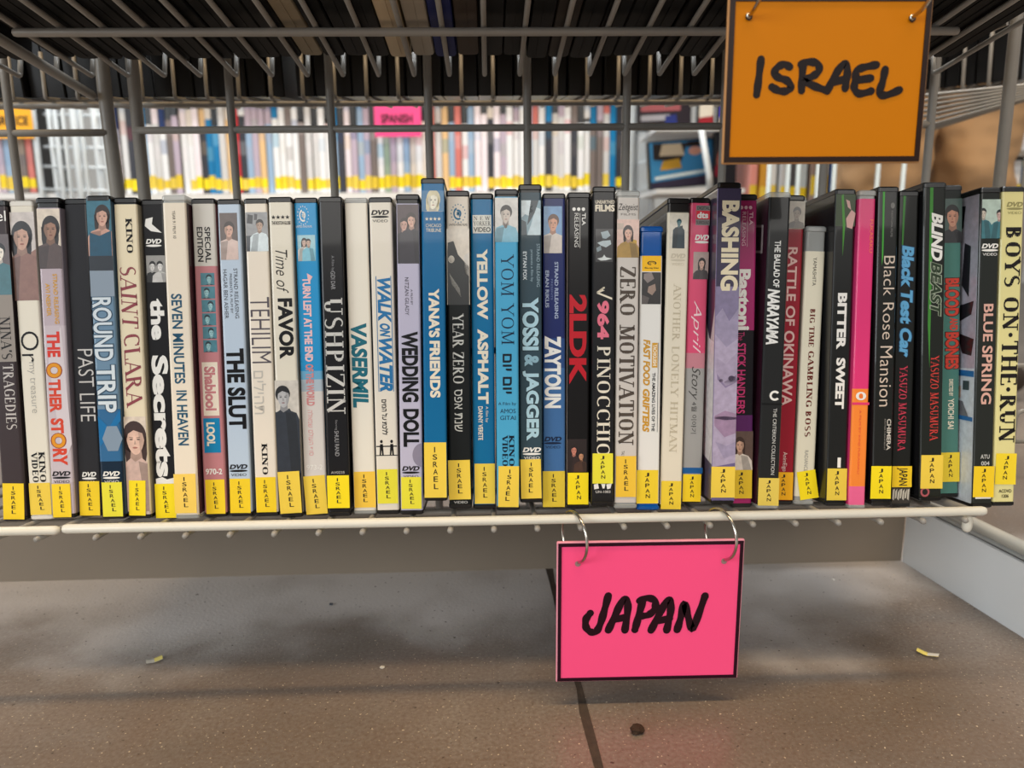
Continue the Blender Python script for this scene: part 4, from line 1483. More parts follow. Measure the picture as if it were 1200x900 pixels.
# ------------------------------------------------------------------ dark cases overhead and on the other side
def band_case(name, w, D, H, bands, back=None):
    """plain disc case with its printed spine in colour bands; spine faces -Y, origin at its base"""
    mats, mb = [], MB()

    def mi(m):
        if m not in mats:
            mats.append(m)
        return mats.index(m)
    ch = .0009
    zs = [0] + [b[0] for b in bands[1:]] + [H]
    prof = [(ch, 0), (w - ch, 0), (w, ch), (w, D - ch), (w - ch, D), (ch, D), (0, D - ch), (0, ch)]
    for (z0, z1), (_, m) in zip(zip(zs[:-1], zs[1:]), bands):
        for i in range(8):
            a, b = prof[i], prof[(i + 1) % 8]
            k = mi(m if i in (0, 7, 1) else (back or BLACK))
            mb.add([(a[0], a[1], z0), (b[0], b[1], z0), (b[0], b[1], z1), (a[0], a[1], z1)], [(0, 1, 2, 3)], k)
    mb.add([(x, y, 0) for x, y in prof], [tuple(reversed(range(8)))], mi(back or BLACK))
    mb.add([(x, y, H) for x, y in prof], [tuple(range(8))], mi(back or BLACK))
    return mb.build(name, mats)


def under_case(col):
    """case standing on wire, its underside in view: tray bottom with rounded back and two ribs"""
    w, D, H, r = .0138, .135, .19, .003
    mb = MB()
    prof = [(0, 0), (w, 0), (w, D - r), (w - r * .3, D - r * .3), (w - r, D), (r, D), (r * .3, D - r * .3), (0, D - r)]
    n = 8
    for ins, z in ((.0006, 0), (0, .001), (0, H - .001), (.0006, H)):
        mb.v += [(ins + x * (w - 2 * ins) / w, y, z) for x, y in prof]
    for i in range(3):
        for j in range(n):
            mb.f.append([i * n + j, i * n + (j + 1) % n, (i + 1) * n + (j + 1) % n, (i + 1) * n + j])
            mb.mi.append(0)
            mb.sm.append(False)
    mb.f += [list(reversed(range(n))), [3 * n + j for j in range(n)]]
    mb.mi += [0, 0]
    mb.sm += [False, False]
    mb.box((w * .46, .002, -.0004), (w * .54, D - .004, .0002))
    return mb.build('disc_case', col)


random.seed(11)
M_under = Matrix((Vector((1, 0, 0)), D1, N1)).transposed()
protos = {}
UNDER = [(369, (150, 138, 116), 'case with a beige underside overhead, leftmost pale one on the upper shelf'),
         (470, (206, 188, 158), 'case with a cream underside overhead, left of the navy blue one'),
         (487, (168, 160, 146), 'case with a greyish white underside overhead, touching the cream one'),
         (524, (34, 44, 104), 'navy blue case overhead, its underside showing between the shelf wires'),
         (549, (66, 56, 48), 'brown-black case overhead, next to the navy blue one'),
         (660, (54, 48, 43), 'brown-black case overhead, farther right than the navy blue one')]
under_u = [(on_plane(px, 66, rack(0, 0, up_w + .002), N1).x, c, l) for px, c, l in UNDER]
u = at(-90, 60, .5).x
while u < arm_r.x - .02:
    hit = [t for t in under_u if u <= t[0] < u + .0148]
    col, lab = (hit[0][1], hit[0][2]) if hit else (None, None)
    tone = random.choice([(12, 11, 11), (8, 8, 8), (17, 16, 15), (6, 6, 6)])
    m = mat(col or tone, .6)
    if not (arm_l.x - .0185 < u < arm_l.x + .0045):
        if m.name not in protos:
            o = protos[m.name] = under_case(m)
        else:
            o = protos[m.name].copy()
            COL.objects.link(o)
        o.matrix_world = Matrix.Translation(rack(u, -.046 + random.uniform(-.004, .005), up_w + .0024)) @ M_under.to_4x4()
        tag(o, lab or 'black disc case on the upper wire shelf, only its dark underside in view', 'disc case', 'disc cases overhead on the upper shelf')
    u += .0142 + random.choice([0, .0002, .0006, .0012])

# the other aisle's cases seen from behind over the top of the row
M_far = Matrix((Vector((-1, 0, 0)), -D2, Vector((0, -math.sin(TILT), math.cos(TILT))))).transposed()
proto = band_case('disc_case', .0138, .135, .19, [(0, mat((186, 176, 160), .5)), (.0016, BLACK)])  # pale foot strip: floor bounce under the cases put into the colour
x = -.56
first = True
while x < at(1062, 110, .62).x:
    if first:
        o = proto
        first = False
    else:
        o = proto.copy()
        COL.objects.link(o)
    p = Vector((x + .0138, h0.y, h0.z + .0018)) + D2 * (.152 + random.uniform(-.004, .004))
    o.matrix_world = Matrix.Translation(p) @ M_far.to_4x4()
    tag(o, 'black disc case seen from behind on the shelf facing the other aisle', 'disc case', 'black disc cases on the far side of the rack')
    x += .0142 + random.choice([0, .0002, .0006, .011 if random.random() < .12 else 0])

# ------------------------------------------------------------------ angled rack unit beyond the right end
ar_p = at(1128, 104, .88)
yaw = math.radians(39)
dA = Vector((math.sin(yaw) * math.cos(.2), math.cos(yaw) * math.cos(.2), math.sin(.2)))
pA = Vector((math.cos(yaw), -math.sin(yaw), 0))
ar = empty('display_rack', Vector((ar_p.x, ar_p.y, 0)))
tag(ar, 'grey wire rack set at an angle beyond the orange sign', 'rack')
g = MB()
for k in range(-9, 4):
    p = ar_p + pA * (PITCH * k)
    g.tube(bend([p + pA.cross(dA) * .075, p, p + dA * .16], .006, 4), .0019, 8)
for d in (.04, .11):
    g.rod(ar_p + dA * d - pA * .23 - Vector((0, 0, .004)), ar_p + dA * d + pA * .09 - Vector((0, 0, .004)), .0024)
for k in range(7):
    y_, sl_ = 110 + 5.6 * k, .10 + .030 * k
    g.rod(at(1040, y_ + sl_ * 60, .84), at(1228, y_ - sl_ * 128, .73), .0017, 8)
part(g, 'wire_shelf', WIRE, ar)
g = MB()
ra0, ra1 = at(1088, 151, .98), at(1225, 107, .80)
g.rod(ra0, ra1, .0042, 12)
part(g, 'shelf_rail', WIRE, ar)
g = MB()
pp = at(1215, 110, .83)
g.tube([(pp.x, pp.y, 0), (pp.x, pp.y, .8)], .005, 12)
part(g, 'post', WIRE, ar)
proto = band_case('disc_case', .0138, .135, .19, [(0, BLACK)])
MA = Matrix((pA, dA, pA.cross(dA))).transposed()
for k in range(-6, 4):
    o = proto if k == -6 else proto.copy()
    if k != -6:
        COL.objects.link(o)
    o.matrix_world = Matrix.Translation(ar_p + dA * .0095 + pA * (.0148 * k - .004) + Vector((0, 0, .0028))) @ MA.to_4x4()
    tag(o, 'black disc case on the angled rack beyond the orange sign', 'disc case', 'black disc cases on the angled rack')

# ------------------------------------------------------------------ far rack across the other aisle
YF = 1.78
zb_f = at(450, 225, YF).z
fr_o = empty('far_display_rack', Vector((at(450, 225, YF).x, YF + .1, 0)))
tag(fr_o, 'white wire rack across the aisle with a long blurred row of cases', 'rack')
xa, xb = at(128, 225, YF).x, at(738, 225, YF).x
g = MB()
g.box((xa, YF - .012, zb_f - .016), (xb, YF + .15, zb_f - .002))
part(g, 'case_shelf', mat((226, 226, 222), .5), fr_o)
g = MB()
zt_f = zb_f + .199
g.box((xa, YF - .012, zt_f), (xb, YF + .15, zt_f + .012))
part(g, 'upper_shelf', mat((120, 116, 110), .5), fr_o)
for x in (xa - .006, xb + .004):
    g = MB()
    g.tube([(x, YF, 0), (x, YF, 1.4)], .006, 10)
    g.tube([(x, YF + .14, 0), (x, YF + .14, 1.4)], .006, 10)
    part(g, 'end_frame', WHITE_WIRE, fr_o)
g = MB()
for k in range(12):
    g.rod((xa, YF + .16, .1 + k * .1), (xb, YF + .16, .1 + k * .1), .003, 6)
part(g, 'back_grid', WHITE_WIRE, fr_o)

PAL = [((232, 234, 236), 'white'), ((222, 214, 204), 'cream'), ((60, 62, 70), 'charcoal'), ((150, 178, 206), 'pale blue'), ((26, 122, 176), 'blue'),
       ((206, 120, 112), 'salmon'), ((184, 170, 186), 'mauve'), ((190, 54, 60), 'red'), ((206, 206, 206), 'light grey'), ((120, 110, 106), 'brown-grey'),
       ((226, 190, 140), 'tan'), ((40, 60, 110), 'navy'), ((236, 226, 232), 'pinkish white'), ((150, 170, 150), 'grey-green')]
WT = [11, 7, 4, 4, 1.2, 1.5, 4, .4, 8, 3, 1, .5, 7, 1.5]
YEL = mat((246, 216, 30), .5)
random.seed(23)
ORD = ['first', 'second', 'third', 'fourth', 'fifth', 'sixth', 'seventh', 'eighth', 'ninth', 'tenth', 'eleventh', 'twelfth', 'thirteenth', 'fourteenth', 'fifteenth', 'sixteenth', 'seventeenth',
       'eighteenth', 'nineteenth', 'twentieth', 'twenty-first', 'twenty-second', 'twenty-third', 'twenty-fourth', 'twenty-fifth', 'twenty-sixth', 'twenty-seventh', 'twenty-eighth', 'twenty-ninth', 'thirtieth',
       'thirty-first', 'thirty-second', 'thirty-third', 'thirty-fourth', 'thirty-fifth', 'thirty-sixth', 'thirty-seventh', 'thirty-eighth', 'thirty-ninth', 'fortieth', 'forty-first', 'forty-second', 'forty-third',
       'forty-fourth', 'forty-fifth', 'forty-sixth']


def blurred_case(x, Y, z, c, H=.19, w=.0136, sticker_h=.025):
    c2 = random.choice(PAL)[0]
    top = random.choices([BLACK, mat(c2, .45), mat(c, .4)], [2, 3, 4])[0]
    s0 = random.uniform(.006, .012)
    mid = random.uniform(.07, .13) * H / .19
    if H < .1:
        s0, sticker_h = .004, .012
    YEL = mat(random.choice([(240, 212, 50), (232, 204, 80), (244, 220, 40), (226, 196, 60)]), .5)
    if random.random() < .12:
        YEL = mat(c, .4)
    sticker_h *= random.uniform(.75, 1.2)
    bands = [(0, mat(c, .4)), (s0, YEL), (s0 + sticker_h, mat(c, .4)), (mid, mat(tuple(.75 * a + .25 * b for a, b in zip(c, c2)), .4)), (mid + .03 * H / .19, mat(c, .4)), (H - random.uniform(.02, .06) * H / .19, top), (H - .004, BLACK)]
    o = band_case('disc_case', w, .135, H, bands, mat(c, .4) if random.random() < .5 else BLACK)
    o.location = (x, Y, z)
    return o


row = []
x = xa + .004
fixed = {3: 2, 4: 2, 5: 4, 6: 0, 7: 8, 16: 4, 19: 7, 23: 10}
i = 0
while x < xb - .016:
    c, nm = PAL[fixed[i]] if i in fixed else random.choices(PAL, WT)[0]
    H = random.choice([.19, .19, .19, .187, .192])
    row.append((blurred_case(x, YF + random.uniform(0, .008), zb_f, c, H), nm, x))
    x += .0141 + random.choice([0, .0004, .001])
    i += 1
sgx = at(466, 140, YF).x
lefts = sorted([r for r in row if r[2] + .007 < sgx], key=lambda r: -r[2])
rights = sorted([r for r in row if r[2] + .007 >= sgx], key=lambda r: r[2])
for lst, side in ((lefts, 'left'), (rights, 'right')):
    for k, (o, nm, _) in enumerate(lst):
        tag(o, '%s case in the far row, %s to the %s of the pink sign centre' % (nm, ORD[min(k, len(ORD) - 1)], side), 'disc case', 'blurred disc cases in the far row')

# row at the far left under the yellow sign
lr = empty('far_display_rack', Vector((at(0, 226, 1.72).x, 1.8, 0)))
tag(lr, 'white wire rack with open end grid at the far left', 'rack')
g = MB()
za = at(0, 226, 1.72).z
g.box((at(-70, 226, 1.72).x, 1.708, za - .014), (at(74, 226, 1.72).x, 1.86, za - .002))
g.box((at(-70, 226, 1.72).x, 1.708, za + .205), (at(74, 226, 1.72).x, 1.86, za + .215))
part(g, 'case_shelf', mat((222, 224, 224), .5), lr)
g = MB()
for (p0, p1, Y, r) in ((37, 50, 1.70, .006), (58, 66, 1.66, .005), (63, 75, 1.60, .005), (73, 83, 1.56, .004), (84, 98, 1.54, .008), (108, 123, 1.50, .008), (92, 106, 1.52, .004), (118, 130, 1.46, .004)):
    a = at((p0 + p1) / 2, 175, Y)
    g.tube([(a.x, Y, 0), (a.x, Y, .9)], r, 8)
for py in (134, 172, 195, 222):
    g.tube([at(52, py, 1.70), at(128, py + 2, 1.46)], .003, 6)
part(g, 'end_grid', WHITE_WIRE, lr)
cl = [(1, 'cream'), (2, 'charcoal'), (12, 'pinkish white'), (6, 'mauve'), (3, 'pale blue'), (0, 'white'), (9, 'brown-grey'), (5, 'salmon')]
x = at(-24, 226, 1.72).x
for k, (ci, nm) in enumerate(cl):
    o = blurred_case(x, 1.72, za, PAL[ci][0])
    tag(o, '%s case under the yellow sign, %s from the picture edge' % (nm, ORD[k]), 'disc case', 'blurred cases under the yellow sign')
    x += .0155

# face-out cases
COV = {}


zU, zL = at(762, 151, 1.56).z - .003, at(762, 222, 1.56).z - .003


def cover_case(name_lab, px, py, Y, w, h, yaw, roll, base, shapes, group='cases shown face out beyond the rack'):
    """case shown face out: black shell with a printed cover"""
    p = at(px, py, Y)
    p.z = (zU if py < 180 else zL) + .0006 + abs(math.sin(roll)) * w / 2
    c = empty('disc_case', p, Matrix.Rotation(yaw, 3, 'Z') @ Matrix.Rotation(roll, 3, 'Y'))
    tag(c, name_lab, 'disc case', group)
    mb = MB()
    mb.box((-w / 2, 0, 0), (w / 2, .014, h))
    sh = mb.build('case_shell', BLACK, c)
    bv = sh.modifiers.new('b', 'BEVEL')
    bv.width = .0015
    mats, mb = [mat(base, .3)], MB()
    mb.add([(-w / 2 + .003, -.0004, .003), (w / 2 - .003, -.0004, .003), (w / 2 - .003, -.0004, h - .003), (-w / 2 + .003, -.0004, h - .003)], [(0, 1, 2, 3)], 0)
    for k, (pts, col) in enumerate(shapes):
        mats.append(mat(col, .3))
        mb.add([(-w / 2 + .003 + a * (w - .006), -.0006 - .0002 * k, .003 + b * (h - .006)) for a, b in pts], [tuple(range(len(pts)))], k + 1)
    mb.build('cover', mats, c)
    return c


face = lambda x, y, r, c: (disc(x, y, r * .75, r * .7, 14), c)
cover_case('blue face-out case, tilted, in the gap left of the orange sign', 800, 217, 1.55, .135, .092, .12, -.08, (60, 130, 178),
           [([(.05, .62), (.5, .55), (.6, .95), (.05, .98)], (46, 40, 38)), ([(.15, .7), (.55, .68), (.5, .95), (.2, .95)], (196, 178, 150)), face(.72, .76, .14, (206, 150, 130)), ([(.58, .86), (.86, .86), (.82, .98), (.6, .98)], (36, 28, 26)),
            ([(.15, .38), (.5, .40), (.46, .62), (.2, .58)], (190, 146, 50)), ([(0, .0), (1, .0), (1, .22), (0, .12)], (52, 46, 66)), ([(.06, .17), (.92, .27), (.92, .34), (.06, .24)], (206, 222, 226))])
cover_case('black and maroon face-out case above the tilted blue one', 779, 149, 1.575, .110, .19, .1, 0, (40, 34, 40),
           [([(.02, .18), (.8, .2), (.8, .28), (.02, .25)], (150, 84, 88)), ([(.02, .08), (.6, .1), (.6, .16), (.02, .14)], (150, 150, 156)), ([(.5, .02), (.75, .02), (.72, .16), (.5, .14)], (40, 50, 110))])
cover_case('cream and red face-out case beside the black and maroon one', 827, 147, 1.575, .034, .19, .02, 0, (206, 200, 184), [([(0, 0), (1, 0), (1, .14), (0, .12)], (140, 30, 40))])
cover_case('violet face-out case partly behind the orange sign', 853, 147, 1.575, .042, .19, .05, 0, (70, 52, 206), [([(0, 0), (1, 0), (1, .14), (0, .12)], (200, 190, 176)), face(.6, .30, .34, (226, 160, 140))])
cover_case('dark face-out case below the violet one', 849, 215, 1.515, .046, .106, .02, 0, (30, 30, 36), [face(.3, .5, .3, (150, 84, 74)), ([(0, .2), (.3, .2), (.3, .4), (0, .4)], (120, 30, 50))])

# white wire fixture holding them
wf = empty('white_wire_fixture', Vector((at(800, 220, 1.6).x, 1.6, 0)))
tag(wf, 'white wire fixture with face-out cases between far row and orange sign', 'rack')
g = MB()
for k in range(9):
    Y = 1.86 - .026 * k
    x = at(751, 150, 1.76).x + .001 * k
    g.tube([(x, Y, 0), (x, Y, 1.2)], .0035, 8)
for py in (112, 150, 190, 221):
    z = at(744, py, 1.74).z
    g.tube([(at(751, py, 1.76).x, 1.86, z), (at(751, py, 1.76).x + .008, 1.65, z)], .003, 6)
part(g, 'end_panel', WHITE_WIRE, wf)
g = MB()
for (pa, pb) in (((762, 151), (862, 149)), ((762, 222), (862, 218))):
    a, b = at(*pa, 1.56), at(*pb, 1.56)
    g.box((a.x, 1.50, a.z - .012), (b.x, 1.67, a.z - .003))
part(g, 'shelf', mat((220, 224, 226), .45), wf)
g = MB()
g.tube([at(821, 146, 1.50), at(831, 206, 1.50), at(832, 224, 1.50)], .006, 8)
part(g, 'brace', WHITE_WIRE, wf)
g = MB()
for x in (at(765, 200, 1.66).x, at(854, 200, 1.66).x):
    g.tube([(x, 1.664, 0), (x, 1.664, 1.1)], .005, 8)
part(g, 'leg', WHITE_WIRE, wf)

# fixture under the orange sign: pale blue rods with cases behind them
rf = empty('pale_wire_fixture', Vector((at(950, 220, 1.2).x, 1.2, 0)))
tag(rf, 'pale wire stand glimpsed below the orange sign', 'rack')
g = MB()
for px in (901, 923, 935, 958, 977, 1028, 1058):
    p = at(px, 210, 1.2)
    g.tube([(p.x, 1.2, 0), (p.x, 1.2, .47)], .0036, 8)
g.tube([at(893, 175, 1.2), at(1066, 175, 1.2)], .004, 8)
g.tube([at(893, 262, 1.2), at(1066, 262, 1.2)], .004, 8)
part(g, 'rod_grid', noisy('pale_blue_wire', (186, 206, 216), (206, 222, 230), 30, .35), rf)
g = MB()
za = at(920, 236, 1.5).z
g.box((at(872, 236, 1.5).x, 1.49, za - .012), (at(992, 236, 1.5).x, 1.64, za - .001))
part(g, 'shelf', mat((216, 220, 222), .5), rf)
for x in (at(875, 236, 1.5).x, at(989, 236, 1.5).x):
    g = MB()
    g.tube([(x, 1.63, 0), (x, 1.63, za)], .005, 8)
    part(g, 'leg', WHITE_WIRE, rf)
RC = [((222, 150, 140), 'salmon'), ((214, 160, 60), 'amber'), ((226, 230, 232), 'white'), ((196, 200, 204), 'silver'), ((90, 92, 98), 'dark grey'), ((206, 222, 232), 'ice blue'), ((150, 130, 120), 'taupe'),
      ((232, 228, 214), 'ivory'), ((70, 116, 206), 'bright blue')]
x = at(878, 236, 1.5).x
for k, (c, nm) in enumerate(RC):
    o = blurred_case(x, 1.5 + .004 * (k % 3), za, c, sticker_h=.034 if k in (6, 7) else .022)
    tag(o, 'blurred %s case below the orange sign behind the pale rods' % nm, 'disc case', 'blurred cases below the orange sign')
    x += .0200

# shelf and cases at the far right edge
re = empty('far_display_rack', Vector((at(1200, 220, 1.45).x, 1.5, 0)))
tag(re, 'rack with two shelves of cases at the right picture edge', 'rack')
g = MB()
for py in (176, 226):
    a = at(1184, py, 1.45)
    g.box((a.x, 1.44, a.z - .012), (a.x + .14, 1.59, a.z - .001))
part(g, 'shelf', mat((150, 146, 140), .5), re)
g = MB()
a = at(1183, 200, 1.45)
g.tube([(a.x - .004, 1.6, 0), (a.x - .004, 1.6, .9)], .005, 8)
g.tube([(a.x + .14, 1.6, 0), (a.x + .14, 1.6, .9)], .005, 8)
part(g, 'leg', WHITE_WIRE, re)
for row_y, lst, nm2 in ((176, [((190, 208, 230), 'pale blue'), ((222, 226, 232), 'white'), ((190, 70, 60), 'red')], 'upper'), (226, [((232, 234, 236), 'white'), ((30, 84, 140), 'blue'), ((140, 120, 110), 'brown')], 'lower')):
    for k, (c, nm) in enumerate(lst):
        p = at(1186, row_y, 1.46)
        o = blurred_case(p.x + .0148 * k, 1.46, p.z, c, H=.064 if row_y == 226 else .19)
        tag(o, '%s case on the %s shelf of the rack at the right edge' % (nm, nm2), 'disc case', 'blurred cases at the right edge')

# ------------------------------------------------------------------ people in the other aisle
def skin(name, verts, edges, radii, m, parent=None, root=0, sub=2, disp=None):
    me = bpy.data.meshes.new(name)
    me.from_pydata(verts, edges, [])
    o = link(name, me, parent, [m])
    sk = o.modifiers.new('skin', 'SKIN')
    sk.use_smooth_shade = True
    for i_, r in enumerate(radii):
        me.skin_vertices[0].data[i_].radius = r if isinstance(r, tuple) else (r, r)
    me.skin_vertices[0].data[root].use_root = True
    sb = o.modifiers.new('sub', 'SUBSURF')
    sb.levels = sb.render_levels = sub
    if disp:
        tx = bpy.data.textures.new(name + '_folds', 'CLOUDS')
        tx.noise_scale = disp[0]
        d = o.modifiers.new('folds', 'DISPLACE')
        d.texture = tx
        d.strength = disp[1]
        d.texture_coords = 'LOCAL'
    return o


def person(label, loc, rz, trousers, shirt, hair, knee_gap):
    r = empty('person', loc, Matrix.Rotation(rz, 3, 'Z'))
    tag(r, label, 'person', 'shoppers in the other aisle')
    SKN = noisy('skin_tone', (206, 160, 136), (196, 148, 124), 20, .5)
    k = knee_gap
    V = [(0, 0, .95), (0, 0, 1.15), (0, 0, 1.38), (0, -.005, 1.50), (0, -.015, 1.60), (0, -.02, 1.70),
         (.10, 0, .90), (k, -.03, .50), (k, .02, .09), (k + .01, -.12, .03), (-.10, 0, .90), (-k, -.03, .50), (-k, .02, .09), (-k - .01, -.12, .03),
         (.19, 0, 1.40), (.25, .02, 1.12), (.24, -.10, .90), (.235, -.13, .83), (-.19, 0, 1.40), (-.25, .02, 1.12), (-.24, -.10, .90), (-.235, -.13, .83)]
    E = [(0, 1), (1, 2), (2, 3), (3, 4), (4, 5), (0, 6), (6, 7), (7, 8), (8, 9), (0, 10), (10, 11), (11, 12), (12, 13), (2, 14), (14, 15), (15, 16), (16, 17), (2, 18), (18, 19), (19, 20), (20, 21)]
    Rr = [(.14, .10), (.13, .10), (.15, .10), .055, (.075, .09), (.07, .08), .085, .055, .04, .03, .085, .055, .04, .03, .055, .042, .03, (.035, .018), .055, .042, .03, (.035, .018)]
    for sgn, wr in ((1, 17), (-1, 21)):
        bx, by, bz = V[wr]
        for f in range(4):
            a = len(V)
            V += [(bx - sgn * .0, by - .02 + .018 * f - .01, bz - .045), (bx - sgn * .012, by - .02 + .018 * f - .015, bz - .085 + .004 * abs(f - 1))]
            E += [(wr, a), (a, a + 1)]
            Rr += [.009, .008]
        a = len(V)
        V += [(bx - sgn * .02, by - .04, bz - .01), (bx - sgn * .03, by - .055, bz - .04)]
        E += [(wr, a), (a, a + 1)]
        Rr += [.011, .009]
    skin('body', V, E, Rr, SKN, r)
    hv = [(0, .01, 1.66), (0, .0, 1.74), (0, .05, 1.62)]
    skin('hair', hv, [(0, 1), (0, 2)], [.098, .08, .07], mat(hair, .6), r)
    fc = MB()
    for sx in (-1, 1):
        fc.add([(sx * .03 + a, -.108, 1.64 + b) for a, b in disc(0, 0, .012, .006, 10)], [tuple(range(10))], 0)
    fc.add([(a, -.107, 1.565 + b) for a, b in disc(0, 0, .024, .006, 12)], [tuple(range(12))], 1)
    fc.add([(-.012, -.106, 1.595), (.012, -.106, 1.595), (0, -.125, 1.60), (0, -.106, 1.635)], [(0, 1, 2), (0, 2, 3), (1, 3, 2)], 2)
    fc.build('face', [mat((50, 36, 30), .4), mat((170, 90, 84), .5), SKN], r)
    T = [(0, 0, .98), (.09, 0, .90), (k * .96, -.01, .70), (k, -.03, .50), (k, 0, .28), (k, .02, .07), (-.09, 0, .90), (-k * .96, -.01, .70), (-k, -.03, .50), (-k, 0, .28), (-k, .02, .07)]
    skin('trousers', T, [(0, 1), (1, 2), (2, 3), (3, 4), (4, 5), (0, 6), (6, 7), (7, 8), (8, 9), (9, 10)],
         [(.16, .115), .105, .09, .075, .07, .07, .105, .09, .075, .07, .07], trousers, r, sub=4, disp=(.085, .05))
    S = [(0, 0, .96), (0, 0, 1.15), (0, 0, 1.40), (.20, 0, 1.42), (.255, .02, 1.13), (-.20, 0, 1.42), (-.255, .02, 1.13), (0, 0, 1.47)]
    skin('shirt', S, [(0, 1), (1, 2), (2, 3), (3, 4), (2, 5), (5, 6), (2, 7)], [(.165, .125), (.15, .115), (.165, .115), .07, .06, .07, .06, .07], mat(shirt, .8), r, sub=2)
    for sx in (-1, 1):
        skin('shoe', [(sx * (k + .0), .05, .045), (sx * (k + .005), -.05, .04), (sx * (k + .01), -.16, .035)], [(0, 1), (1, 2)], [(.042, .042), (.045, .038), (.04, .03)], mat((60, 52, 46), .5), r)
    return r


kh = noisy('khaki_cotton', (186, 152, 114), (178, 144, 106), 14, .8, .1)
jn_ = noisy('blue_denim', (62, 92, 140), (84, 116, 160), 40, .85, .2)
pk = at(1080, 180, 1.36)
person('person in creased khaki trousers standing beyond the orange sign', (pk.x, 1.36, 0), .15, kh, (196, 200, 204), (60, 46, 36), .086)
pj = at(1030, 180, 1.95)
person('person in blue jeans standing behind the khaki trousers', (pj.x, 1.95, 0), -.2, jn_, (70, 90, 120), (40, 32, 28), .115)

# ------------------------------------------------------------------ hanging signs
def sign(label, corners, front_c, edge_c, word, strokes, stroke_r, pts_to_local=None, ink=(24, 16, 18), border=(26, 10, 16), bw=.0027):
    """laminated card: corners = top-left, top-right, bottom-left in space; strokes in the card's own plane"""
    tl, tr, bl = corners
    ex, ez = (tr - tl), (tl - bl)
    W, Hh = ex.length, ez.length
    ex.normalize()
    ez = (ez - ex * ez.dot(ex)).normalized()
    ey = ez.cross(ex)
    M = Matrix((ex, ey, ez)).transposed()
    c = empty('hanging_sign', bl, M)
    tag(c, label, 'sign', None)
    th = .0022
    mb = MB()
    mb.box((0, 0, 0), (W, th, Hh))
    cd = mb.build('card', mat(edge_c, .4), c)
    bv = cd.modifiers.new('b', 'BEVEL')
    bv.width = .0005
    mb = MB()
    mb.add([(bw * .6, -.0001, bw * .6), (W - bw * .6, -.0001, bw * .6), (W - bw * .6, -.0001, Hh - bw * .6), (bw * .6, -.0001, Hh - bw * .6)], [(0, 1, 2, 3)])
    fm_ = mat(front_c, .5)
    fm_.node_tree.nodes['Principled BSDF'].inputs['Specular IOR Level'].default_value = .12
    mb.build('face', fm_, c)
    mb = MB()
    e = .0008
    mb.box((e, -.0006, e), (W - e, .0004, bw))
    mb.box((e, -.0006, Hh - bw), (W - e, .0004, Hh - e))
    mb.box((e, -.0006, bw), (bw, .0004, Hh - bw))
    mb.box((W - bw, -.0006, bw), (W - e, .0004, Hh - bw))
    mb.build('border', mat(border, .35), c)
    mb = MB()
    Mi = M.transposed()
    n_s = 0
    for st in strokes:
        loc = []
        for (px, py) in st:
            p = on_plane(px, py, bl, ey)
            q = Mi @ (p - bl)
            loc.append((q.x, q.z))
        # smooth the pen stroke
        if len(loc) > 2:
            sm_ = []
            for i_ in range(len(loc) - 1):
                p0_, p1_, p2_, p3_ = loc[max(i_ - 1, 0)], loc[i_], loc[i_ + 1], loc[min(i_ + 2, len(loc) - 1)]
                for j in range(6):
                    t = j / 6
                    sm_.append(tuple(.5 * ((2 * b) + (-a + c_) * t + (2 * a - 5 * b + 4 * c_ - d) * t * t + (-a + 3 * b - 3 * c_ + d) * t ** 3) for a, b, c_, d in zip(p0_, p1_, p2_, p3_)))
            loc = sm_ + [loc[-1]]
        y = -.00025 - .00002 * n_s
        n_s += 1
        vs_, fs = [], []
        N = len(loc)
        for i_, (a, b) in enumerate(loc):
            a0, b0_ = loc[max(i_ - 1, 0)]
            a1, b1_ = loc[min(i_ + 1, N - 1)]
            dx, dz = a1 - a0, b1_ - b0_
            L = math.hypot(dx, dz) or 1
            rr = stroke_r * (1 + .10 * math.sin(i_ * .9))
            vs_ += [(a - dz / L * rr, y, b + dx / L * rr), (a + dz / L * rr, y, b - dx / L * rr)]
        for i_ in range(N - 1):
            fs.append((2 * i_, 2 * i_ + 1, 2 * i_ + 3, 2 * i_ + 2))
        mb.add(vs_, fs)
        for (a, b) in (loc[0], loc[-1]):
            mb.add([(a + u_, y - .000005, b + v_) for u_, v_ in disc(0, 0, stroke_r, stroke_r, 14)], [tuple(range(14))])
    mb.build('lettering', mat(ink, .5), c)
    return c, M, ey


def cam_card(px_tl, px_tr, px_bl, Y):
    tl = at(*px_tl, Y)
    tr = at(*px_tr, Y)
    bl = at(*px_bl, Y)
    return tl, tr, bl


S1 = lambda pts, ox, oy, sc: [(ox + x / sc, oy + y / sc) for x, y in pts]
JAP = [[(334, 460), (318, 520), (300, 580), (282, 612), (258, 612), (240, 592), (240, 560), (258, 534)],
       [(334, 606), (362, 545), (392, 484), (412, 480), (416, 520), (404, 606)], [(362, 560), (405, 552)],
       [(478, 486), (462, 545), (446, 604)], [(466, 482), (500, 470), (530, 482), (530, 515), (505, 540), (474, 546)],
       [(514, 606), (545, 545), (578, 486), (596, 484), (596, 530), (580, 606)], [(545, 566), (592, 556)],
       [(624, 604), (640, 550), (654, 492), (668, 540), (688, 600), (712, 545), (742, 460)]]
ISR = [[(172, 232), (164, 300), (155, 370)], [(284, 262), (262, 252), (236, 264), (224, 288), (242, 304), (274, 316), (288, 340), (270, 356), (240, 354), (214, 340)],
       [(336, 250), (332, 305), (330, 354)], [(328, 252), (360, 242), (392, 250), (398, 276), (374, 298), (340, 314), (378, 336), (422, 352)],
       [(430, 356), (458, 300), (488, 256), (506, 256), (508, 300), (500, 346)], [(452, 322), (500, 310)],
       [(622, 254), (580, 262), (546, 276), (540, 310), (536, 345), (556, 366), (602, 356)], [(544, 314), (600, 306)],
       [(656, 272), (646, 320), (634, 364), (660, 372), (712, 352)]]
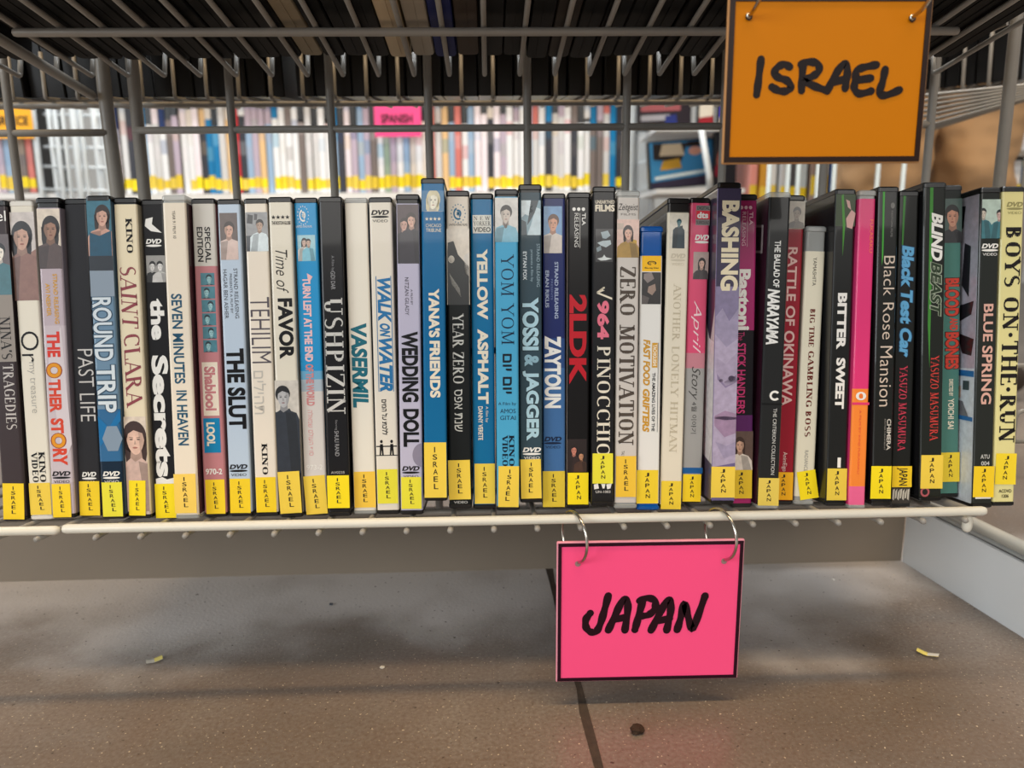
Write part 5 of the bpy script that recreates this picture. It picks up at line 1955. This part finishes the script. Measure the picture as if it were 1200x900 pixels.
pink, pm, pn = sign('pink hand-lettered sign hanging from the front rail below the row', cam_card((652, 635.5), (872.5, 632), (651.5, 799.5), .408), (255, 84, 136), (232, 150, 168), 'JAPAN',
                    [S1(s, 620, 570, 3.6) for s in JAP], .00215, border=(40, 6, 24), ink=(34, 6, 18))
orange, om, on_ = sign('orange hand-lettered sign with dark border at the upper right', cam_card((853, -7), (1094, -7), (846, 192.5), .372), (196, 117, 1), (176, 130, 84), 'ISRAEL',
                       [S1(s, 840, 0, 3.333) for s in ISR], .00175, border=(38, 20, 12), bw=.0032)


def ring(label, center, normal, R, r):
    n = Vector(normal).normalized()
    a = n.cross(Vector((0, 0, 1))).normalized()
    b = n.cross(a)
    mb = MB()
    mb.tube([a * (R * math.cos(t)) + b * (R * math.sin(t)) for t in [2 * math.pi * k / 40 for k in range(40)]], r, 10, closed=True)
    # hinge knuckle
    mb.tube([b * R - a * .0016, b * R + a * .0016], r * 1.5, 10)
    o = mb.build('binder_ring', STEEL)
    o.location = center
    return tag(o, label, 'ring', 'metal rings the signs hang on')


def hole(px, py, plane_p, n):
    return on_plane(px, py, plane_p, n)


def hang(label, px, py, sign_o, n, rail, rail_r, r, nrm):
    """a ring that passes through the card's hole and rests on the rail"""
    h = on_plane(px, py, sign_o.location, n)
    top = rail.z + rail_r + r
    drop = top - h.z
    dy = math.hypot(rail.y - h.y, 0) / .94
    R = (drop * drop + dy * dy) / (2 * drop)
    d = Vector((nrm[1] * -1, nrm[0], 0)).normalized()
    d = d if d.y > 0 else -d
    ring(label, Vector((h.x, h.y, 0)) + d * dy + Vector((0, 0, top - R)), nrm, R, r)


low_rail, up_rail = rack(0, -.0015, .0026), upper(0, -.078, .0025)
hang('metal ring through the left hole of the pink sign', 677, 659, pink, pn, low_rail, .0027, .0009, (1, .42, 0))
hang('metal ring through the right hole of the pink sign', 848, 656, pink, pn, low_rail, .0027, .0009, (1, .36, 0))
hang('metal ring through the left hole of the orange sign', 877, 19, orange, on_, up_rail, .0027, .0009, (1, .06, 0))
hang('metal ring through the right hole of the orange sign', 1068, 21, orange, on_, up_rail, .0027, .0009, (1, .06, 0))
# dark punched holes
for s_obj, M_, n_, hs, c in ((pink, pm, pn, ((677, 660), (848, 657)), (150, 120, 118)), (orange, om, on_, ((877, 20), (1068, 22)), (24, 16, 12))):
    mb = MB()
    for (hx, hy) in hs:
        q = M_.transposed() @ (on_plane(hx, hy, s_obj.location, n_) - s_obj.location)
        mb.add([(q.x + a, -.0009, q.z + b) for a, b in disc(0, 0, .0017, .0017, 16)], [tuple(range(16))])
    mb.build('punched_holes', mat(c, .5), s_obj)

# signs in the distance
def far_sign(label, px0, px1, py0, py1, Y, col, text, x0, x1, y0, y1):
    a, b = at(px0, py0, Y), at(px1, py1, Y)
    c = empty('hanging_sign', (a.x, Y, b.z))
    tag(c, label, 'sign')
    W, Hh = b.x - a.x, a.z - b.z
    mb = MB()
    mb.box((0, 0, 0), (W, .002, Hh))
    mb.build('card', mat(col, .4), c)
    vs2, fs2 = sans(text, .03)
    xs, ys = [v[0] for v in vs2], [v[1] for v in vs2]
    mb = MB()
    mb.add([(W * (x0 + (x1 - x0) * (x - min(xs)) / (max(xs) - min(xs))), -.0006, Hh * (y0 + (y1 - y0) * (y - min(ys)) / (max(ys) - min(ys)))) for x, y in vs2], fs2)
    mb.build('lettering', mat(K, .5), c)
    for fx in (.12, .88):
        mb = MB()
        mb.tube([(W * fx, .001, Hh - .004), (W * fx, .006, Hh + .02)], .001, 6)
        mb.build('hanger', STEEL, c)


far_sign('small pink sign on the blurred far row', 438, 494, 121, 160, 1.74, (240, 80, 140), 'SPANISH', .14, .82, .40, .68)
far_sign('yellow sign at the far left of the blurred background', -34, 40, 126, 162, 1.68, (246, 176, 20), 'GREECE', .34, .94, .42, .72)

# ------------------------------------------------------------------ litter on the floor
def scrap(name, label, cat, px, py, L, Wd, rot, cols, fold):
    p = on_plane(px, py, O, UPZ)
    mb = MB()
    n = 6
    vs_, fs = [], []
    for i_ in range(n + 1):
        for j in range(3):
            a, b = (i_ / n - .5) * L, (j / 2 - .5) * Wd
            z = .0008 + fold * abs(i_ / n - .45) * L + (.0006 if j == 1 else 0)
            vs_.append((a, b, z))
    for i_ in range(n):
        for j in range(2):
            q = i_ * 3 + j
            fs.append((q, q + 3, q + 4, q + 1))
    mb.add(vs_[:], fs[:n], 0)
    mb.add(vs_[:], fs[n:], 1)
    b0_ = [(x, y, z - .0003) for x, y, z in vs_]
    mb.add(b0_, [tuple(reversed(f)) for f in fs], 0)
    o = mb.build(name, [mat(c, .5) for c in cols])
    o.location = p
    o.rotation_euler = (0, 0, rot)
    tag(o, label, cat)


scrap('paper_scrap', 'small white torn scrap on the floor at the left', 'scrap', 181, 775, .010, .0055, .5, [(206, 202, 192), (222, 206, 120)], .18)
scrap('sticker_scrap', 'curled yellow sticker scrap on the floor at the right', 'scrap', 1087, 768, .013, .0045, -.7, [(240, 216, 110), (222, 214, 200)], .25)


def crumb(label, px, py, r, c, seed):
    p = on_plane(px, py, O, UPZ)
    random.seed(seed)
    bm = bmesh.new()
    bmesh.ops.create_icosphere(bm, subdivisions=2, radius=r)
    for v in bm.verts:
        v.co *= random.uniform(.7, 1.15)
        v.co.z *= .55
    me = bpy.data.meshes.new('crumb')
    bm.to_mesh(me)
    bm.free()
    o = link('crumb', me, None, [mat(c, .8)])
    o.location = (p.x, p.y, r * .45)
    tag(o, label, 'crumb')


crumb('dark brown crumb on the floor right of the joint', 746, 858, .0042, (54, 40, 30), 1)
crumb('tiny white crumb on the floor under the right end', 976, 680, .0014, (226, 222, 214), 2)
crumb('small white crumb on the floor left of the pink sign', 448, 783, .0016, (206, 198, 184), 3)
crumb('grey chip on the floor below the front rail, left of centre', 388, 709, .0016, (70, 74, 82), 5)
